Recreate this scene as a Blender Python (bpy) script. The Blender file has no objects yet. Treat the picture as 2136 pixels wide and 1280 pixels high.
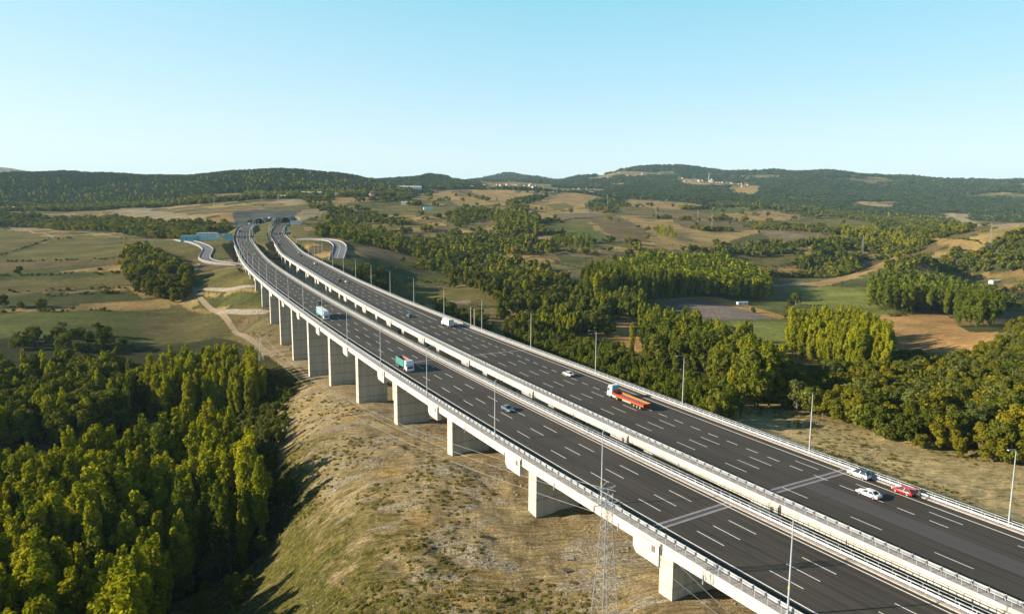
import bpy, bmesh, math, random
import numpy as np
from mathutils import Vector, Matrix, Euler

random.seed(7)
RNG = np.random.default_rng(11)
C = bpy.context.scene.collection
SC = bpy.context.scene

# ------------------------------------------------------------------ camera, world, sun, exposure
Z0 = 100.0                       # height of the drone above datum
F, PITCH, ROLL = 1500.0, 0.13759, 0.00468
cam_data = bpy.data.cameras.new("camera")
cam_data.sensor_width = 36.0
cam_data.lens = F / 2136.0 * 36.0
cam_data.clip_start = 0.5
cam_data.clip_end = 60000.0
cam = bpy.data.objects.new("camera", cam_data)
C.objects.link(cam)
cam.matrix_world = Matrix.Translation((0, 0, Z0)) @ Euler((math.pi / 2 - PITCH, 0, 0)).to_matrix().to_4x4() @ Matrix.Rotation(ROLL, 4, 'Z')
SC.camera = cam

SUN_EL, SUN_AZ = math.radians(19.5), math.radians(186.5)   # azimuth of the direction TO the sun, counter-clockwise from +x
world = bpy.data.worlds.new("World")
SC.world = world
world.use_nodes = True
wn = world.node_tree.nodes
wl = world.node_tree.links
sky = wn.new("ShaderNodeTexSky")
sky.sky_type = 'NISHITA'
sky.sun_disc = False
sky.sun_elevation = SUN_EL
sky.sun_rotation = math.pi / 2 - SUN_AZ      # sky rotation is measured clockwise from +y
sky.altitude = 200
sky.air_density = 1.0
sky.dust_density = 0.4
sky.ozone_density = 2.0
tint = wn.new("ShaderNodeMix"); tint.data_type = 'RGBA'
tint.inputs[0].default_value = 0.76
tc_ = wn.new("ShaderNodeTexCoord"); sx_ = wn.new("ShaderNodeSeparateXYZ"); rp_ = wn.new("ShaderNodeValToRGB")
wl.new(tc_.outputs["Generated"], sx_.inputs[0]); wl.new(sx_.outputs[2], rp_.inputs[0])
for pos, c in ((0.0, (4.2, 4.75, 4.95)), (0.07, (3.75, 4.6, 4.95)), (0.16, (2.5, 4.12, 4.8)), (0.27, (1.45, 3.68, 4.5)), (0.5, (0.35, 1.1, 1.7)), (1.0, (0.07, 0.27, 0.6))):
    e_ = rp_.color_ramp.elements[0] if pos == 0 else (rp_.color_ramp.elements[-1] if pos == 1 else rp_.color_ramp.elements.new(pos))
    e_.position = pos; e_.color = (*[v / 5.0 for v in c], 1)
gain_ = wn.new("ShaderNodeMix"); gain_.data_type = 'RGBA'; gain_.blend_type = 'MULTIPLY'; gain_.inputs[0].default_value = 1.0
gain_.inputs[7].default_value = (5.0, 5.0, 5.0, 1)
wl.new(rp_.outputs[0], gain_.inputs[6])
# the sky pales towards the sun's side
glow_ = wn.new("ShaderNodeMix"); glow_.data_type = 'RGBA'; glow_.inputs[7].default_value = (4.9, 5.3, 5.3, 1)
gx_ = wn.new("ShaderNodeMath"); gx_.operation = 'MULTIPLY_ADD'; gx_.inputs[1].default_value = -0.75; gx_.inputs[2].default_value = 0.02; gx_.use_clamp = True
gz_ = wn.new("ShaderNodeMath"); gz_.operation = 'MULTIPLY_ADD'; gz_.inputs[1].default_value = -2.2; gz_.inputs[2].default_value = 1.0; gz_.use_clamp = True
gm_ = wn.new("ShaderNodeMath"); gm_.operation = 'MULTIPLY'
wl.new(sx_.outputs[0], gx_.inputs[0]); wl.new(sx_.outputs[2], gz_.inputs[0]); wl.new(gx_.outputs[0], gm_.inputs[0]); wl.new(gz_.outputs[0], gm_.inputs[1])
wl.new(gm_.outputs[0], glow_.inputs[0]); wl.new(gain_.outputs[2], glow_.inputs[6]); wl.new(glow_.outputs[2], tint.inputs[7])
wl.new(sky.outputs[0], tint.inputs[6])
wl.new(tint.outputs[2], wn["Background"].inputs[0])
wn["Background"].inputs[1].default_value = 0.088

sun_data = bpy.data.lights.new("sun", 'SUN')
sun_data.energy = 5.0
sun_data.angle = math.radians(0.5)
sun_data.color = (1.0, 0.85, 0.64)
sun = bpy.data.objects.new("sun", sun_data)
C.objects.link(sun)
sd = Vector((math.cos(SUN_AZ) * math.cos(SUN_EL), math.sin(SUN_AZ) * math.cos(SUN_EL), math.sin(SUN_EL)))
sun.rotation_euler = sd.to_track_quat('Z', 'Y').to_euler()

SC.view_settings.view_transform = 'Standard'
SC.view_settings.look = 'None'
SC.view_settings.gamma = 1.0
SC.view_settings.use_curve_mapping = False
SC.view_settings.exposure = 1.27
SC.render.engine = 'CYCLES'
SC.cycles.use_denoising = True
SC.cycles.max_bounces = 6
SC.cycles.diffuse_bounces = 2
SC.cycles.glossy_bounces = 2
SC.cycles.transmission_bounces = 3
SC.cycles.volume_bounces = 0
SC.cycles.transparent_max_bounces = 4
SC.cycles.use_adaptive_sampling = True

# ------------------------------------------------------------------ photo pixel (2136 x 1280) <-> place
def ray(px, py):
    px = np.asarray(px, float); py = np.asarray(py, float)
    a = (px - 1068) / F; b = -(py - 640) / F
    u = a * math.cos(ROLL) - b * math.sin(ROLL); v = a * math.sin(ROLL) + b * math.cos(ROLL)
    cp, sp = math.cos(PITCH), math.sin(PITCH)
    d = np.stack([u, cp + v * sp, -sp + v * cp], -1)
    return d / d[..., 1:2]

def project(P):
    P = np.asarray(P, float)
    X, Y, Z = P[..., 0], P[..., 1], P[..., 2] - Z0
    cp, sp = math.cos(PITCH), math.sin(PITCH)
    fw = Y * cp - Z * sp; up = Y * sp + Z * cp
    fw = np.where(fw < 1, 1, fw)
    u = X / fw; v = up / fw
    return 1068 + (u * math.cos(ROLL) + v * math.sin(ROLL)) * F, 640 - (-u * math.sin(ROLL) + v * math.cos(ROLL)) * F

def vnoise(x, y, seed=0):
    xi = np.floor(x).astype(np.int64); yi = np.floor(y).astype(np.int64)
    fx = x - xi; fy = y - yi
    fx = fx * fx * (3 - 2 * fx); fy = fy * fy * (3 - 2 * fy)
    def hsh(a, b):
        n = (a * 374761393 + b * 668265263 + seed * 974634777) & 0x7fffffff
        n = ((n ^ (n >> 13)) * 1274126177) & 0x7fffffff
        n = n ^ (n >> 16)
        return (n & 0xffff) / 65535.0
    return (hsh(xi, yi) * (1 - fx) + hsh(xi + 1, yi) * fx) * (1 - fy) + (hsh(xi, yi + 1) * (1 - fx) + hsh(xi + 1, yi + 1) * fx) * fy

def fbm(x, y, seed=0, octs=4):
    s = 0; a = 0.5; t = 0
    for o in range(octs):
        s = s + a * vnoise(x * 2 ** o, y * 2 ** o, seed + o * 17); t += a; a *= 0.5
    return s / t

# ------------------------------------------------------------------ the two centre lines (left edge line of each carriageway), every 20 m from s = -120
LINE_A = np.array([[91.77, 11.36, -55.42], [80.78, 28.06, -55.17], [69.95, 44.88, -54.93], [59.29, 61.8, -54.69], [48.77, 78.82, -54.45], [38.4, 95.92, -54.21], [28.17, 113.1, -53.97], [18.05, 130.35, -53.73], [8.06, 147.68, -53.49], [-1.83, 165.06, -53.25], [-11.61, 182.51, -53.01], [-21.29, 200.01, -52.77], [-30.89, 217.55, -52.53], [-40.4, 235.15, -52.29], [-49.83, 252.78, -52.05], [-59.19, 270.46, -51.81], [-68.48, 288.17, -51.57], [-77.7, 305.92, -51.33], [-86.85, 323.7, -51.09], [-95.95, 341.51, -50.85], [-104.99, 359.35, -50.61], [-113.97, 377.22, -50.37], [-122.89, 395.12, -50.13], [-131.76, 413.05, -49.89], [-140.58, 431.0, -49.65], [-149.34, 448.98, -49.41], [-158.05, 466.99, -49.17], [-166.69, 485.02, -48.94], [-175.28, 503.08, -48.7], [-183.81, 521.17, -48.46], [-192.27, 539.3, -48.22], [-200.66, 557.45, -47.98], [-208.96, 575.65, -47.75], [-217.1, 593.91, -47.55], [-225.09, 612.25, -47.38], [-232.98, 630.63, -47.2], [-240.83, 649.02, -46.94], [-248.65, 667.43, -46.58], [-256.43, 685.85, -46.17], [-264.17, 704.29, -45.72], [-271.9, 722.74, -45.25], [-279.62, 741.19, -44.77], [-287.31, 759.65, -44.27], [-294.97, 778.13, -43.77], [-302.6, 796.62, -43.28], [-310.2, 815.11, -42.79], [-317.73, 833.65, -42.28], [-325.14, 852.22, -41.72], [-332.44, 870.84, -41.14], [-339.64, 889.5, -40.52], [-346.74, 908.2, -39.81], [-353.74, 926.93, -38.99], [-360.64, 945.71, -38.08], [-367.41, 964.53, -37.12], [-374.03, 983.4, -36.14], [-380.54, 1002.31, -35.12], [-386.89, 1021.27, -34.08], [-393.03, 1040.31, -33.12], [-398.96, 1059.41, -32.31], [-404.68, 1078.57, -31.62], [-409.77, 1097.91, -31.0], [-414.01, 1117.45, -30.42], [-417.04, 1137.22, -29.84], [-418.32, 1157.17, -29.23], [-418.96, 1177.16, -28.66], [-420.17, 1197.12, -28.19], [-421.71, 1217.06, -27.79]])
LINE_B = np.array([[128.01, 5.72, -56.9], [117.36, 22.65, -56.59], [106.79, 39.63, -56.27], [96.31, 56.66, -55.95], [85.92, 73.75, -55.64], [75.63, 90.9, -55.32], [65.43, 108.11, -55.01], [55.34, 125.38, -54.69], [45.36, 142.7, -54.37], [35.47, 160.09, -54.06], [25.7, 177.54, -53.74], [16.03, 195.05, -53.43], [6.47, 212.62, -53.11], [-2.98, 230.24, -52.8], [-12.33, 247.92, -52.48], [-21.57, 265.66, -52.17], [-30.71, 283.45, -51.86], [-39.75, 301.29, -51.54], [-48.69, 319.18, -51.23], [-57.54, 337.11, -50.92], [-66.3, 355.09, -50.6], [-74.97, 373.12, -50.29], [-83.57, 391.18, -49.98], [-92.09, 409.27, -49.66], [-100.54, 427.4, -49.35], [-108.92, 445.55, -49.04], [-117.26, 463.74, -48.73], [-125.54, 481.94, -48.41], [-133.79, 500.16, -48.1], [-142.0, 518.39, -47.79], [-150.23, 536.63, -47.46], [-158.67, 554.76, -47.0], [-167.28, 572.81, -46.42], [-175.83, 590.89, -45.88], [-184.08, 609.11, -45.53], [-191.97, 627.49, -45.43], [-199.63, 645.96, -45.44], [-207.19, 664.48, -45.5], [-214.64, 683.04, -45.58], [-221.98, 701.64, -45.58], [-229.23, 720.28, -45.4], [-236.38, 738.96, -45.04], [-243.47, 757.66, -44.56], [-250.53, 776.37, -44.0], [-257.56, 795.1, -43.37], [-264.62, 813.81, -42.74], [-271.77, 832.49, -42.19], [-278.95, 851.15, -41.65], [-286.08, 869.84, -41.08], [-293.14, 888.55, -40.47], [-300.11, 907.3, -39.82], [-306.93, 926.1, -39.13], [-313.58, 944.96, -38.42], [-320.05, 963.88, -37.66], [-326.27, 982.89, -36.86], [-332.22, 1001.99, -36.0], [-337.95, 1021.15, -35.1], [-343.48, 1040.37, -34.16], [-348.83, 1059.64, -33.18], [-353.98, 1078.97, -32.17], [-358.94, 1098.34, -31.14], [-363.82, 1117.74, -30.05], [-368.52, 1137.18, -28.94], [-372.61, 1156.75, -27.9], [-375.76, 1176.5, -27.02], [-378.08, 1196.36, -26.3], [-379.62, 1216.3, -25.84], [-380.47, 1236.28, -25.63], [-381.07, 1256.28, -25.5]])
class Line:
    def __init__(self, P, e):
        self.P = P.copy(); self.P[:, 2] += Z0; self.e = e
        self.M = np.gradient(self.P, 20.0, axis=0)
        self.smax = -120 + 20 * (len(P) - 1)
    def at(self, s, u=0.0, dz=0.0):
        s = np.asarray(s, float); u = np.asarray(u, float); dz = np.asarray(dz, float)
        t = (s + 120) / 20.0
        i = np.clip(np.floor(t).astype(int), 0, len(self.P) - 2); q = (t - i)[..., None]
        h = 20.0
        p = (2 * q**3 - 3 * q**2 + 1) * self.P[i] + (q**3 - 2 * q**2 + q) * h * self.M[i] + (-2 * q**3 + 3 * q**2) * self.P[i + 1] + (q**3 - q**2) * h * self.M[i + 1]
        d = self.M[i] * (1 - q) + self.M[i + 1] * q
        n = np.hypot(d[..., 0], d[..., 1])
        dx, dy = d[..., 0] / n, d[..., 1] / n
        return np.stack([p[..., 0] + u * dy, p[..., 1] - u * dx, p[..., 2] + dz + self.e * u], -1)
    def heading(self, s):
        a = self.at(s - 1.0); b = self.at(s + 1.0)
        return math.atan2(b[1] - a[1], b[0] - a[0])
LA = Line(LINE_A, 0.0249)
LB = Line(LINE_B, 0.0042)
A_END, B_END = 1185.0, 1190.0        # tunnel mouths
A_VIA, B_VIA = 770.0, 795.0          # abutments
def uR_A(s): return 16.2 + 0 * np.asarray(s, float)
def uR_B(s): return np.interp(s, [-120, 130, 235, 300, 400, 850, 1000, 1200], [23.2, 23.2, 20.6, 18.7, 17.0, 16.8, 14.0, 13.5])
def at_px(line, px, py):
    S, U = np.meshgrid(np.arange(-40, 1180, 1.0), np.arange(-4, 24, 0.5), indexing='ij')
    x, y = project(line.at(S, U)); k = np.argmin((x - px) ** 2 + ((y - py) * 1.5) ** 2)
    return float(S.flat[k]), float(U.flat[k])

# ------------------------------------------------------------------ terrain height
CP_D = [  # (px, py, distance ahead)
 (100,432,1900),(300,432,1900),(0,455,1450),(100,377,2800),(-150,376,2900),(0,400,2300),(300,400,2300),(300,376,2800),(560,350,2700),(560,400,2000),(560,412,1750),
 (700,400,2000),(740,412,1700),(740,364,2700),(800,382,2600),(850,376,3600),(900,371,3600),(650,356,2700),(420,366,2800),(480,430,1480),(200,470,1250),(450,470,1150),(0,468,1375),(-200,470,1350),(200,488,1071),(400,505,842),
 (430,520,733),(400,560,645),(0,550,737),(0,500,993),(-200,540,760),
 (520,452,1225),(570,449,1225),(620,449,1240),(470,447,1215),(660,449,1240),(500,434,1360),(580,432,1360),(640,436,1360),(600,424,1520),(545,500,868),(560,490,950),(548,512,800),
 (700,530,700),(690,505,830),(640,480,1000),(735,560,640),(640,470,1100),(700,460,1250),(800,440,1400),(760,410,1800),(900,400,2300),(950,376,3600),(820,380,3000),
 (1000,430,1700),(1100,480,1150),(1050,390,3000),(0,352,9000),(-200,357,9000),(80,364,9000),(210,361,9000),(310,364,9000),(400,362,9000),(500,374,9000),(1060,362,6500),(1010,374,6500),(1110,373,6500),(1150,380,5500),(990,381,4600),(1000,540,900),(880,500,1050),(1200,400,2800),(1250,430,1900),(1300,470,1300),
 (1300,520,950),(1400,500,1100),(1480,480,1300),(1600,500,1150),(1700,520,1050),(1500,440,1900),(1450,410,2800),(1700,450,1900),(1900,490,1400),(2100,470,1900),(2400,470,1900),(1900,450,2400),
 (1400,352,5200),(1350,354,5000),(1500,360,5300),(1545,362,5300),(1600,355,5000),(1700,359,5200),(1790,367,5400),(1850,371,5400),(1960,385,5800),(1480,380,4200),(2136,388,6000),(2500,388,6000),(1900,432,3200),(2100,432,3000),(2400,432,3000),(1700,400,3500),(1620,395,3300),(1300,362,4800),(1240,373,4600),
 (2136,500,900),(2400,500,900),(2000,512,960),(1880,530,900),
]
CP_Z = [  # (px, py, height relative to the camera)
 (900,1270,-68),(700,1100,-69.5),(600,950,-73),(550,1010,-86),(530,1150,-89),(420,1280,-92),(640,820,-76),(600,800,-82),(540,770,-84),(600,1200,-80),(690,1240,-72),(520,900,-90),(300,1000,-91),(100,1100,-91),(100,900,-90),(-300,1000,-90),(200,800,-90),(450,800,-88),
 (200,700,-79),(0,700,-79),(-300,700,-80),(450,700,-80),(500,690,-79),(560,745,-81),(0,600,-67),(-200,600,-67),(300,600,-67),(400,600,-66),(450,640,-73),(520,560,-54),(470,540,-50),
 (780,600,-66),(850,580,-68),(900,640,-77),(1000,600,-70),(1100,660,-82),(1060,700,-81),(1200,740,-83),(1400,780,-81),(1550,760,-82),(1000,690,-80),(850,640,-80),
 (1300,690,-84),(1500,640,-85),(1750,600,-85),(1900,690,-83),(2000,740,-80),(1600,570,-84),(1700,560,-82),(1850,572,-84),(2000,580,-84),(2136,590,-82),(2400,600,-82),
 (1500,850,-71),(1700,900,-67.5),(2000,980,-66),(2136,1060,-65.5),(2300,1100,-65),(1900,870,-68.5),(2136,900,-66),(2000,800,-72),(1750,800,-76),(2136,700,-70),(2500,700,-68),
 (1300,1200,-65),(1500,1279,-62.5),(1100,1180,-66.5),(1250,1279,-66.5),
]
CP_W = [(24.2,110.8,-63.1),(3.6,146.3,-63.9),(-17.0,182.7,-64.4),(-37.1,219.3,-67.1),(-56.8,256.1,-71.4),(-76.2,293.0,-73.9),(-95.4,330.3,-79.1),(-114.5,368.0,-79.3),(-131.5,402.2,-78.2),(-149.5,438.9,-71.2),(-166.6,474.2,-65.7),(-182.9,508.4,-59.0),(-196.9,538.3,-54.4),
 (-226,612,-50.5),(-258,690,-49),(60,40,-63),(0,20,-70),(-60,50,-80),(45,122,-63),(-2,200,-65),(-38,270,-73),(-80,345,-80),(-112,412,-78),(-145,480,-70),(-160,540,-65),(-190,610,-62),(-215,690,-58),
 (75,130,-63.5),(40,190,-65),(5,255,-72),(-35,330,-79)]
def _cp():
    out = []
    for px, py, D in CP_D:
        r = ray(px, py); out.append((r[0] * D, D, r[2] * D))
    for px, py, z in CP_Z:
        r = ray(px, py); k = z / r[2]; out.append((r[0] * k, k, z))
    out += CP_W
    # behind the ridges the land falls again
    for px in (-300, 0, 300, 560, 800): out.append(((px - 1068) / F * 5200, 5200, 60))
    for px in (900, 1400, 1900, 2400): out.append(((px - 1068) / F * 9000, 9000, 150))
    out.append(((1060 - 1068) / F * 9000, 9000, 120))
    return np.array(out)
CPW = _cp()
def _warp(x, y):
    a = np.clip(np.arctan2(x, y), -0.95, 0.95); b = np.log(np.clip(np.hypot(x, y), 30, 9500))
    return a * 1.6, b
_ca, _cb = _warp(CPW[:, 0], CPW[:, 1])
def _k(r2): return 0.5 * r2 * np.log(r2 + 1e-9)
_n = len(CPW)
_K = _k((_ca[:, None] - _ca) ** 2 + (_cb[:, None] - _cb) ** 2) + np.eye(_n) * 2e-4
_Q = np.stack([np.ones(_n), _ca, _cb], 1)
_S = np.block([[_K, _Q], [_Q.T, np.zeros((3, 3))]])
_tgt = CPW[:, 2]
_W = np.linalg.solve(_S, np.r_[_tgt, 0, 0, 0])

def dist_lines(x, y):
    """(distance outside the carriageway, its height) for both roads"""
    out = []
    for ln, uR, s0, s1 in ((LA, uR_A, A_VIA, A_END - 8), (LB, uR_B, B_VIA, B_END - 8)):
        S = np.arange(s0, s1, 8.0)
        mid = ln.at(S, (uR(S) - 3.0) / 2); hw = (uR(S) + 3.0) / 2 + 1.5
        d = np.hypot(x[:, None] - mid[:, 0], y[:, None] - mid[:, 1]); k = d.argmin(1)
        dd = np.maximum(0, d[np.arange(len(x)), k] - hw[k])
        out.append((dd, mid[k, 2]))
    return out

def ground(x, y, noise=True):
    x = np.atleast_1d(np.asarray(x, float)); y = np.atleast_1d(np.asarray(y, float))
    shp = x.shape; x = x.ravel(); y = y.ravel()
    z = np.empty(len(x))
    for i in range(0, len(x), 40000):
        sl = slice(i, i + 40000)
        a, b = _warp(x[sl], y[sl])
        z[sl] = _k((a[:, None] - _ca) ** 2 + (b[:, None] - _cb) ** 2) @ _W[:_n] + _W[_n] + _W[_n + 1] * a + _W[_n + 2] * b
    back = np.clip((np.abs(np.arctan2(x, y)) - 1.0) / 0.8, 0, 1)
    z = z * (1 - back) - 66 * back
    r = np.hypot(x, y)
    far = np.clip((r - 9500) / 6000, 0, 1)
    z = z * (1 - far) - 60 * far
    z = z + Z0
    if noise:
        z = z + (fbm(x / 420, y / 420, 3) - 0.5) * np.clip((r - 900) / 1500, 0, 1) * 34 + (np.abs(fbm(x / 900, y / 900, 33) - 0.5) - 0.12) * np.clip((r - 2300) / 1200, 0, 1) * 130 + (fbm(x / 90, y / 90, 5) - 0.5) * np.clip((r - 500) / 900, 0, 1) * 5
        near = np.clip((330 - r) / 120, 0, 1)
        z = z + near * ((fbm(x / 14, y / 14, 8) - 0.5) * 2.0 + (fbm(x / 3.2, y / 3.2, 9, 3) - 0.5) * 0.55 - 0.5 * np.clip(0.12 - np.abs(fbm((x * 0.62 + y * 0.78) / 9 , (x * 0.78 - y * 0.62) / 30, 19, 4) - 0.5), 0, 1) / 0.12)
    m = (y > 660) & (y < 1330) & (x < -90) & (x > -560)
    if m.any():
        (da, za), (db, zb) = dist_lines(x[m], y[m])
        zz = z[m]
        for d, zr in ((da, za), (db, zb)):
            zz = np.minimum(zz, zr - 0.35 + np.maximum(d - 1.0, 0) * 0.62)
            zz = np.maximum(zz, zr - 0.35 - np.maximum(d - 1.0, 0) * 0.55)
        z[m] = zz
    # under the viaduct decks the ground stays clear of the girders
    m = (y > 60) & (y < 830) & (x < 150) & (x > -330)
    if m.any():
        xs, ys, zz = x[m], y[m], z[m]
        for ln, w, s1 in ((LA, 22, A_VIA - 8), (LB, 26, B_VIA - 8)):
            S = np.arange(-100, s1, 10.0); mid = ln.at(S, 7.5)
            d = np.hypot(xs[:, None] - mid[:, 0], ys[:, None] - mid[:, 1]); k = d.argmin(1)
            dd = np.maximum(0, d[np.arange(len(xs)), k] - 15)
            zz = np.minimum(zz, mid[k, 2] - 6.0 + dd * 0.8)
        z[m] = zz
    return z.reshape(shp)

def hit(px, py, lift=0.0, dmax=7000.0):
    """where the line of sight through a photo pixel meets the land (raised by lift metres): the place's x and y"""
    px = np.atleast_1d(np.asarray(px, float)); py = np.atleast_1d(np.asarray(py, float))
    r = ray(px, py)
    D = np.exp(np.linspace(math.log(60), math.log(dmax), 260))
    X = r[:, None, 0] * D; Z = Z0 + r[:, None, 2] * D; Y = np.broadcast_to(D, X.shape)
    G = ground(X, Y, noise=False) + lift
    below = Z <= G
    k = np.where(below.any(1), below.argmax(1), len(D) - 1); k = np.maximum(k, 1)
    i = np.arange(len(px))
    a = (Z - G)[i, k - 1]; b = (Z - G)[i, k]
    t = np.clip(a / np.where(np.abs(a - b) < 1e-6, 1, a - b), 0, 1)
    d = D[k - 1] + (D[k] - D[k - 1]) * t
    return np.stack([r[:, 0] * d, d], 1)

def inside(x, y, poly):
    ok = np.zeros(len(x), bool)
    lo = poly.min(0); hi = poly.max(0)
    m = (x >= lo[0]) & (x <= hi[0]) & (y >= lo[1]) & (y <= hi[1])
    xs, ys = x[m], y[m]; r = np.zeros(len(xs), bool)
    j = len(poly) - 1
    for i in range(len(poly)):
        xi, yi = poly[i]; xj, yj = poly[j]
        if yi != yj:
            c = ((yi > ys) != (yj > ys)) & (xs < (xj - xi) * (ys - yi) / (yj - yi) + xi)
            r ^= c
        j = i
    ok[m] = r
    return ok

# ------------------------------------------------------------------ mesh and naming helpers
def mesh_from(name, V, Fc, mat=None, smooth=False, uv=None):
    me = bpy.data.meshes.new(name)
    V = np.asarray(V, np.float32)
    if isinstance(Fc, np.ndarray) and Fc.ndim == 2:
        nf, k = Fc.shape
        me.vertices.add(len(V)); me.vertices.foreach_set("co", V.ravel())
        me.loops.add(nf * k); me.loops.foreach_set("vertex_index", Fc.ravel().astype(np.int32))
        me.polygons.add(nf)
        me.polygons.foreach_set("loop_start", (np.arange(nf) * k).astype(np.int32))
        me.polygons.foreach_set("loop_total", np.full(nf, k, np.int32))
        me.update(calc_edges=True)
    else:
        me.from_pydata([tuple(v) for v in V], [], Fc)
    if uv is not None:
        l = me.uv_layers.new(name="UVMap")
        idx = np.empty(len(me.loops), np.int32); me.loops.foreach_get("vertex_index", idx)
        l.data.foreach_set("uv", np.asarray(uv, np.float32)[idx].ravel())
    if smooth:
        me.polygons.foreach_set("use_smooth", np.ones(len(me.polygons), bool))
    if mat is not None:
        me.materials.append(mat)
    me.validate()
    return me

def link(name, data, parent=None, loc=None, rz=None):
    o = bpy.data.objects.new(name, data); C.objects.link(o)
    if parent is not None: o.parent = parent
    if loc is not None: o.location = loc
    if rz is not None: o.rotation_euler = (0, 0, rz)
    return o

def tag(o, label=None, cat=None, group=None, kind=None):
    if label: o["label"] = label
    if cat: o["category"] = cat
    if group: o["group"] = group
    if kind: o["kind"] = kind
    return o

def thing(name, label, cat, loc=(0, 0, 0), rz=0.0, group=None):
    o = link(name, None, None, loc, rz); o.empty_display_size = 0.5
    return tag(o, label, cat, group)

def copy_tree(o, parent=None):
    c = o.copy(); C.objects.link(c); c.parent = parent
    for ch in o.children: copy_tree(ch, c)
    return c

class MB:
    def __init__(self): self.V = []; self.F = []
    def add(self, V, F):
        n = len(self.V); self.V += [tuple(map(float, v)) for v in V]; self.F += [tuple(n + i for i in f) for f in F]; return self
    def box(self, x0, x1, y0, y1, z0, z1, taper=0.0):
        t = taper
        V = [(x0, y0, z0), (x1, y0, z0), (x1, y1, z0), (x0, y1, z0), (x0 + t, y0 + t, z1), (x1 - t, y0 + t, z1), (x1 - t, y1 - t, z1), (x0 + t, y1 - t, z1)]
        return self.add(V, [(0, 3, 2, 1), (4, 5, 6, 7), (0, 1, 5, 4), (1, 2, 6, 5), (2, 3, 7, 6), (3, 0, 4, 7)])
    def tube(self, pts, rad, n=6, cap=True):
        pts = [Vector(p) for p in pts]
        if not hasattr(rad, '__len__'): rad = [rad] * len(pts)
        V = []; F = []
        for i, p in enumerate(pts):
            d = (pts[min(i + 1, len(pts) - 1)] - pts[max(i - 1, 0)]).normalized()
            a = d.orthogonal().normalized() if i == 0 else (a - d * a.dot(d)).normalized()
            b = d.cross(a)
            for k in range(n):
                t = 2 * math.pi * k / n
                V.append(p + (a * math.cos(t) + b * math.sin(t)) * rad[i])
        for i in range(len(pts) - 1):
            for k in range(n):
                F.append((i * n + k, i * n + (k + 1) % n, (i + 1) * n + (k + 1) % n, (i + 1) * n + k))
        if cap:
            F.append(tuple(range(n - 1, -1, -1))); F.append(tuple((len(pts) - 1) * n + k for k in range(n)))
        return self.add(V, F)
    def prism(self, prof, y0, y1, inset=0.0):
        """profile in x,z extruded along y"""
        n = len(prof)
        V = [(x, y0, z) for x, z in prof] + [(x, y1, z) for x, z in prof]
        F = [(i, (i + 1) % n, n + (i + 1) % n, n + i) for i in range(n)] + [tuple(range(n - 1, -1, -1)), tuple(range(n, 2 * n))]
        return self.add(V, F)
    def mesh(self, name, mat, smooth=False): return mesh_from(name, self.V, self.F, mat, smooth)
    def obj(self, name, mat, parent=None, smooth=False): return link(name, self.mesh(name, mat, smooth), parent)

def sweep(line, prof, s0, s1, step=5.0, closed=True, mat=None, name="sweep", fu=None, smooth=False):
    """profile (u, z) carried along the road; fu(s) is added to every u"""
    S = np.arange(s0, s1, step); S = np.r_[S, s1]
    n = len(prof); U = np.array([p[0] for p in prof]); Zp = np.array([p[1] for p in prof])
    add = fu(S) if fu is not None else np.zeros(len(S))
    P = line.at(S[:, None], U[None, :] + add[:, None], np.broadcast_to(Zp, (len(S), n)))
    V = P.reshape(-1, 3)
    m = n if closed else n - 1
    i = np.arange(len(S) - 1)[:, None]; k = np.arange(m)[None, :]; k2 = (k + 1) % n
    Q = np.stack([i * n + k, i * n + k2, (i + 1) * n + k2, (i + 1) * n + k], -1).reshape(-1, 4)
    uv = np.stack([np.repeat(S, n), (U[None, :] + add[:, None]).ravel()], 1)
    if closed:
        F = [tuple(q) for q in Q.tolist()] + [tuple(range(n - 1, -1, -1)), tuple(range((len(S) - 1) * n, len(S) * n))]
    else:
        F = Q
    return mesh_from(name, V, F, mat, smooth, uv)

# ------------------------------------------------------------------ materials
def new_mat(name, rough=0.8, metal=0.0, spec=0.3):
    m = bpy.data.materials.new(name); m.use_nodes = True
    b = m.node_tree.nodes["Principled BSDF"]
    b.inputs["Roughness"].default_value = rough; b.inputs["Metallic"].default_value = metal
    b.inputs["Specular IOR Level"].default_value = spec
    return m, m.node_tree.nodes, m.node_tree.links, b
def noise_mat(name, c1, c2, scale=1.0, rough=0.8, metal=0.0, bump=0.0, coord='Object', stretch=(1, 1, 1), detail=5, spec=0.3, contrast=0.3):
    m, n, l, b = new_mat(name, rough, metal, spec)
    tc = n.new("ShaderNodeTexCoord"); mp = n.new("ShaderNodeMapping"); mp.inputs["Scale"].default_value = stretch
    nz = n.new("ShaderNodeTexNoise"); nz.inputs["Scale"].default_value = scale; nz.inputs["Detail"].default_value = detail
    cr = n.new("ShaderNodeValToRGB")
    cr.color_ramp.elements[0].position = 0.5 - contrast / 2; cr.color_ramp.elements[1].position = 0.5 + contrast / 2
    cr.color_ramp.elements[0].color = (*c1, 1); cr.color_ramp.elements[1].color = (*c2, 1)
    l.new(tc.outputs[coord], mp.inputs[0]); l.new(mp.outputs[0], nz.inputs["Vector"]); l.new(nz.outputs["Fac"], cr.inputs[0]); l.new(cr.outputs[0], b.inputs["Base Color"])
    if bump:
        bp = n.new("ShaderNodeBump"); bp.inputs["Strength"].default_value = 0.6; bp.inputs["Distance"].default_value = bump
        l.new(nz.outputs["Fac"], bp.inputs["Height"]); l.new(bp.outputs[0], b.inputs["Normal"])
    return m
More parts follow.
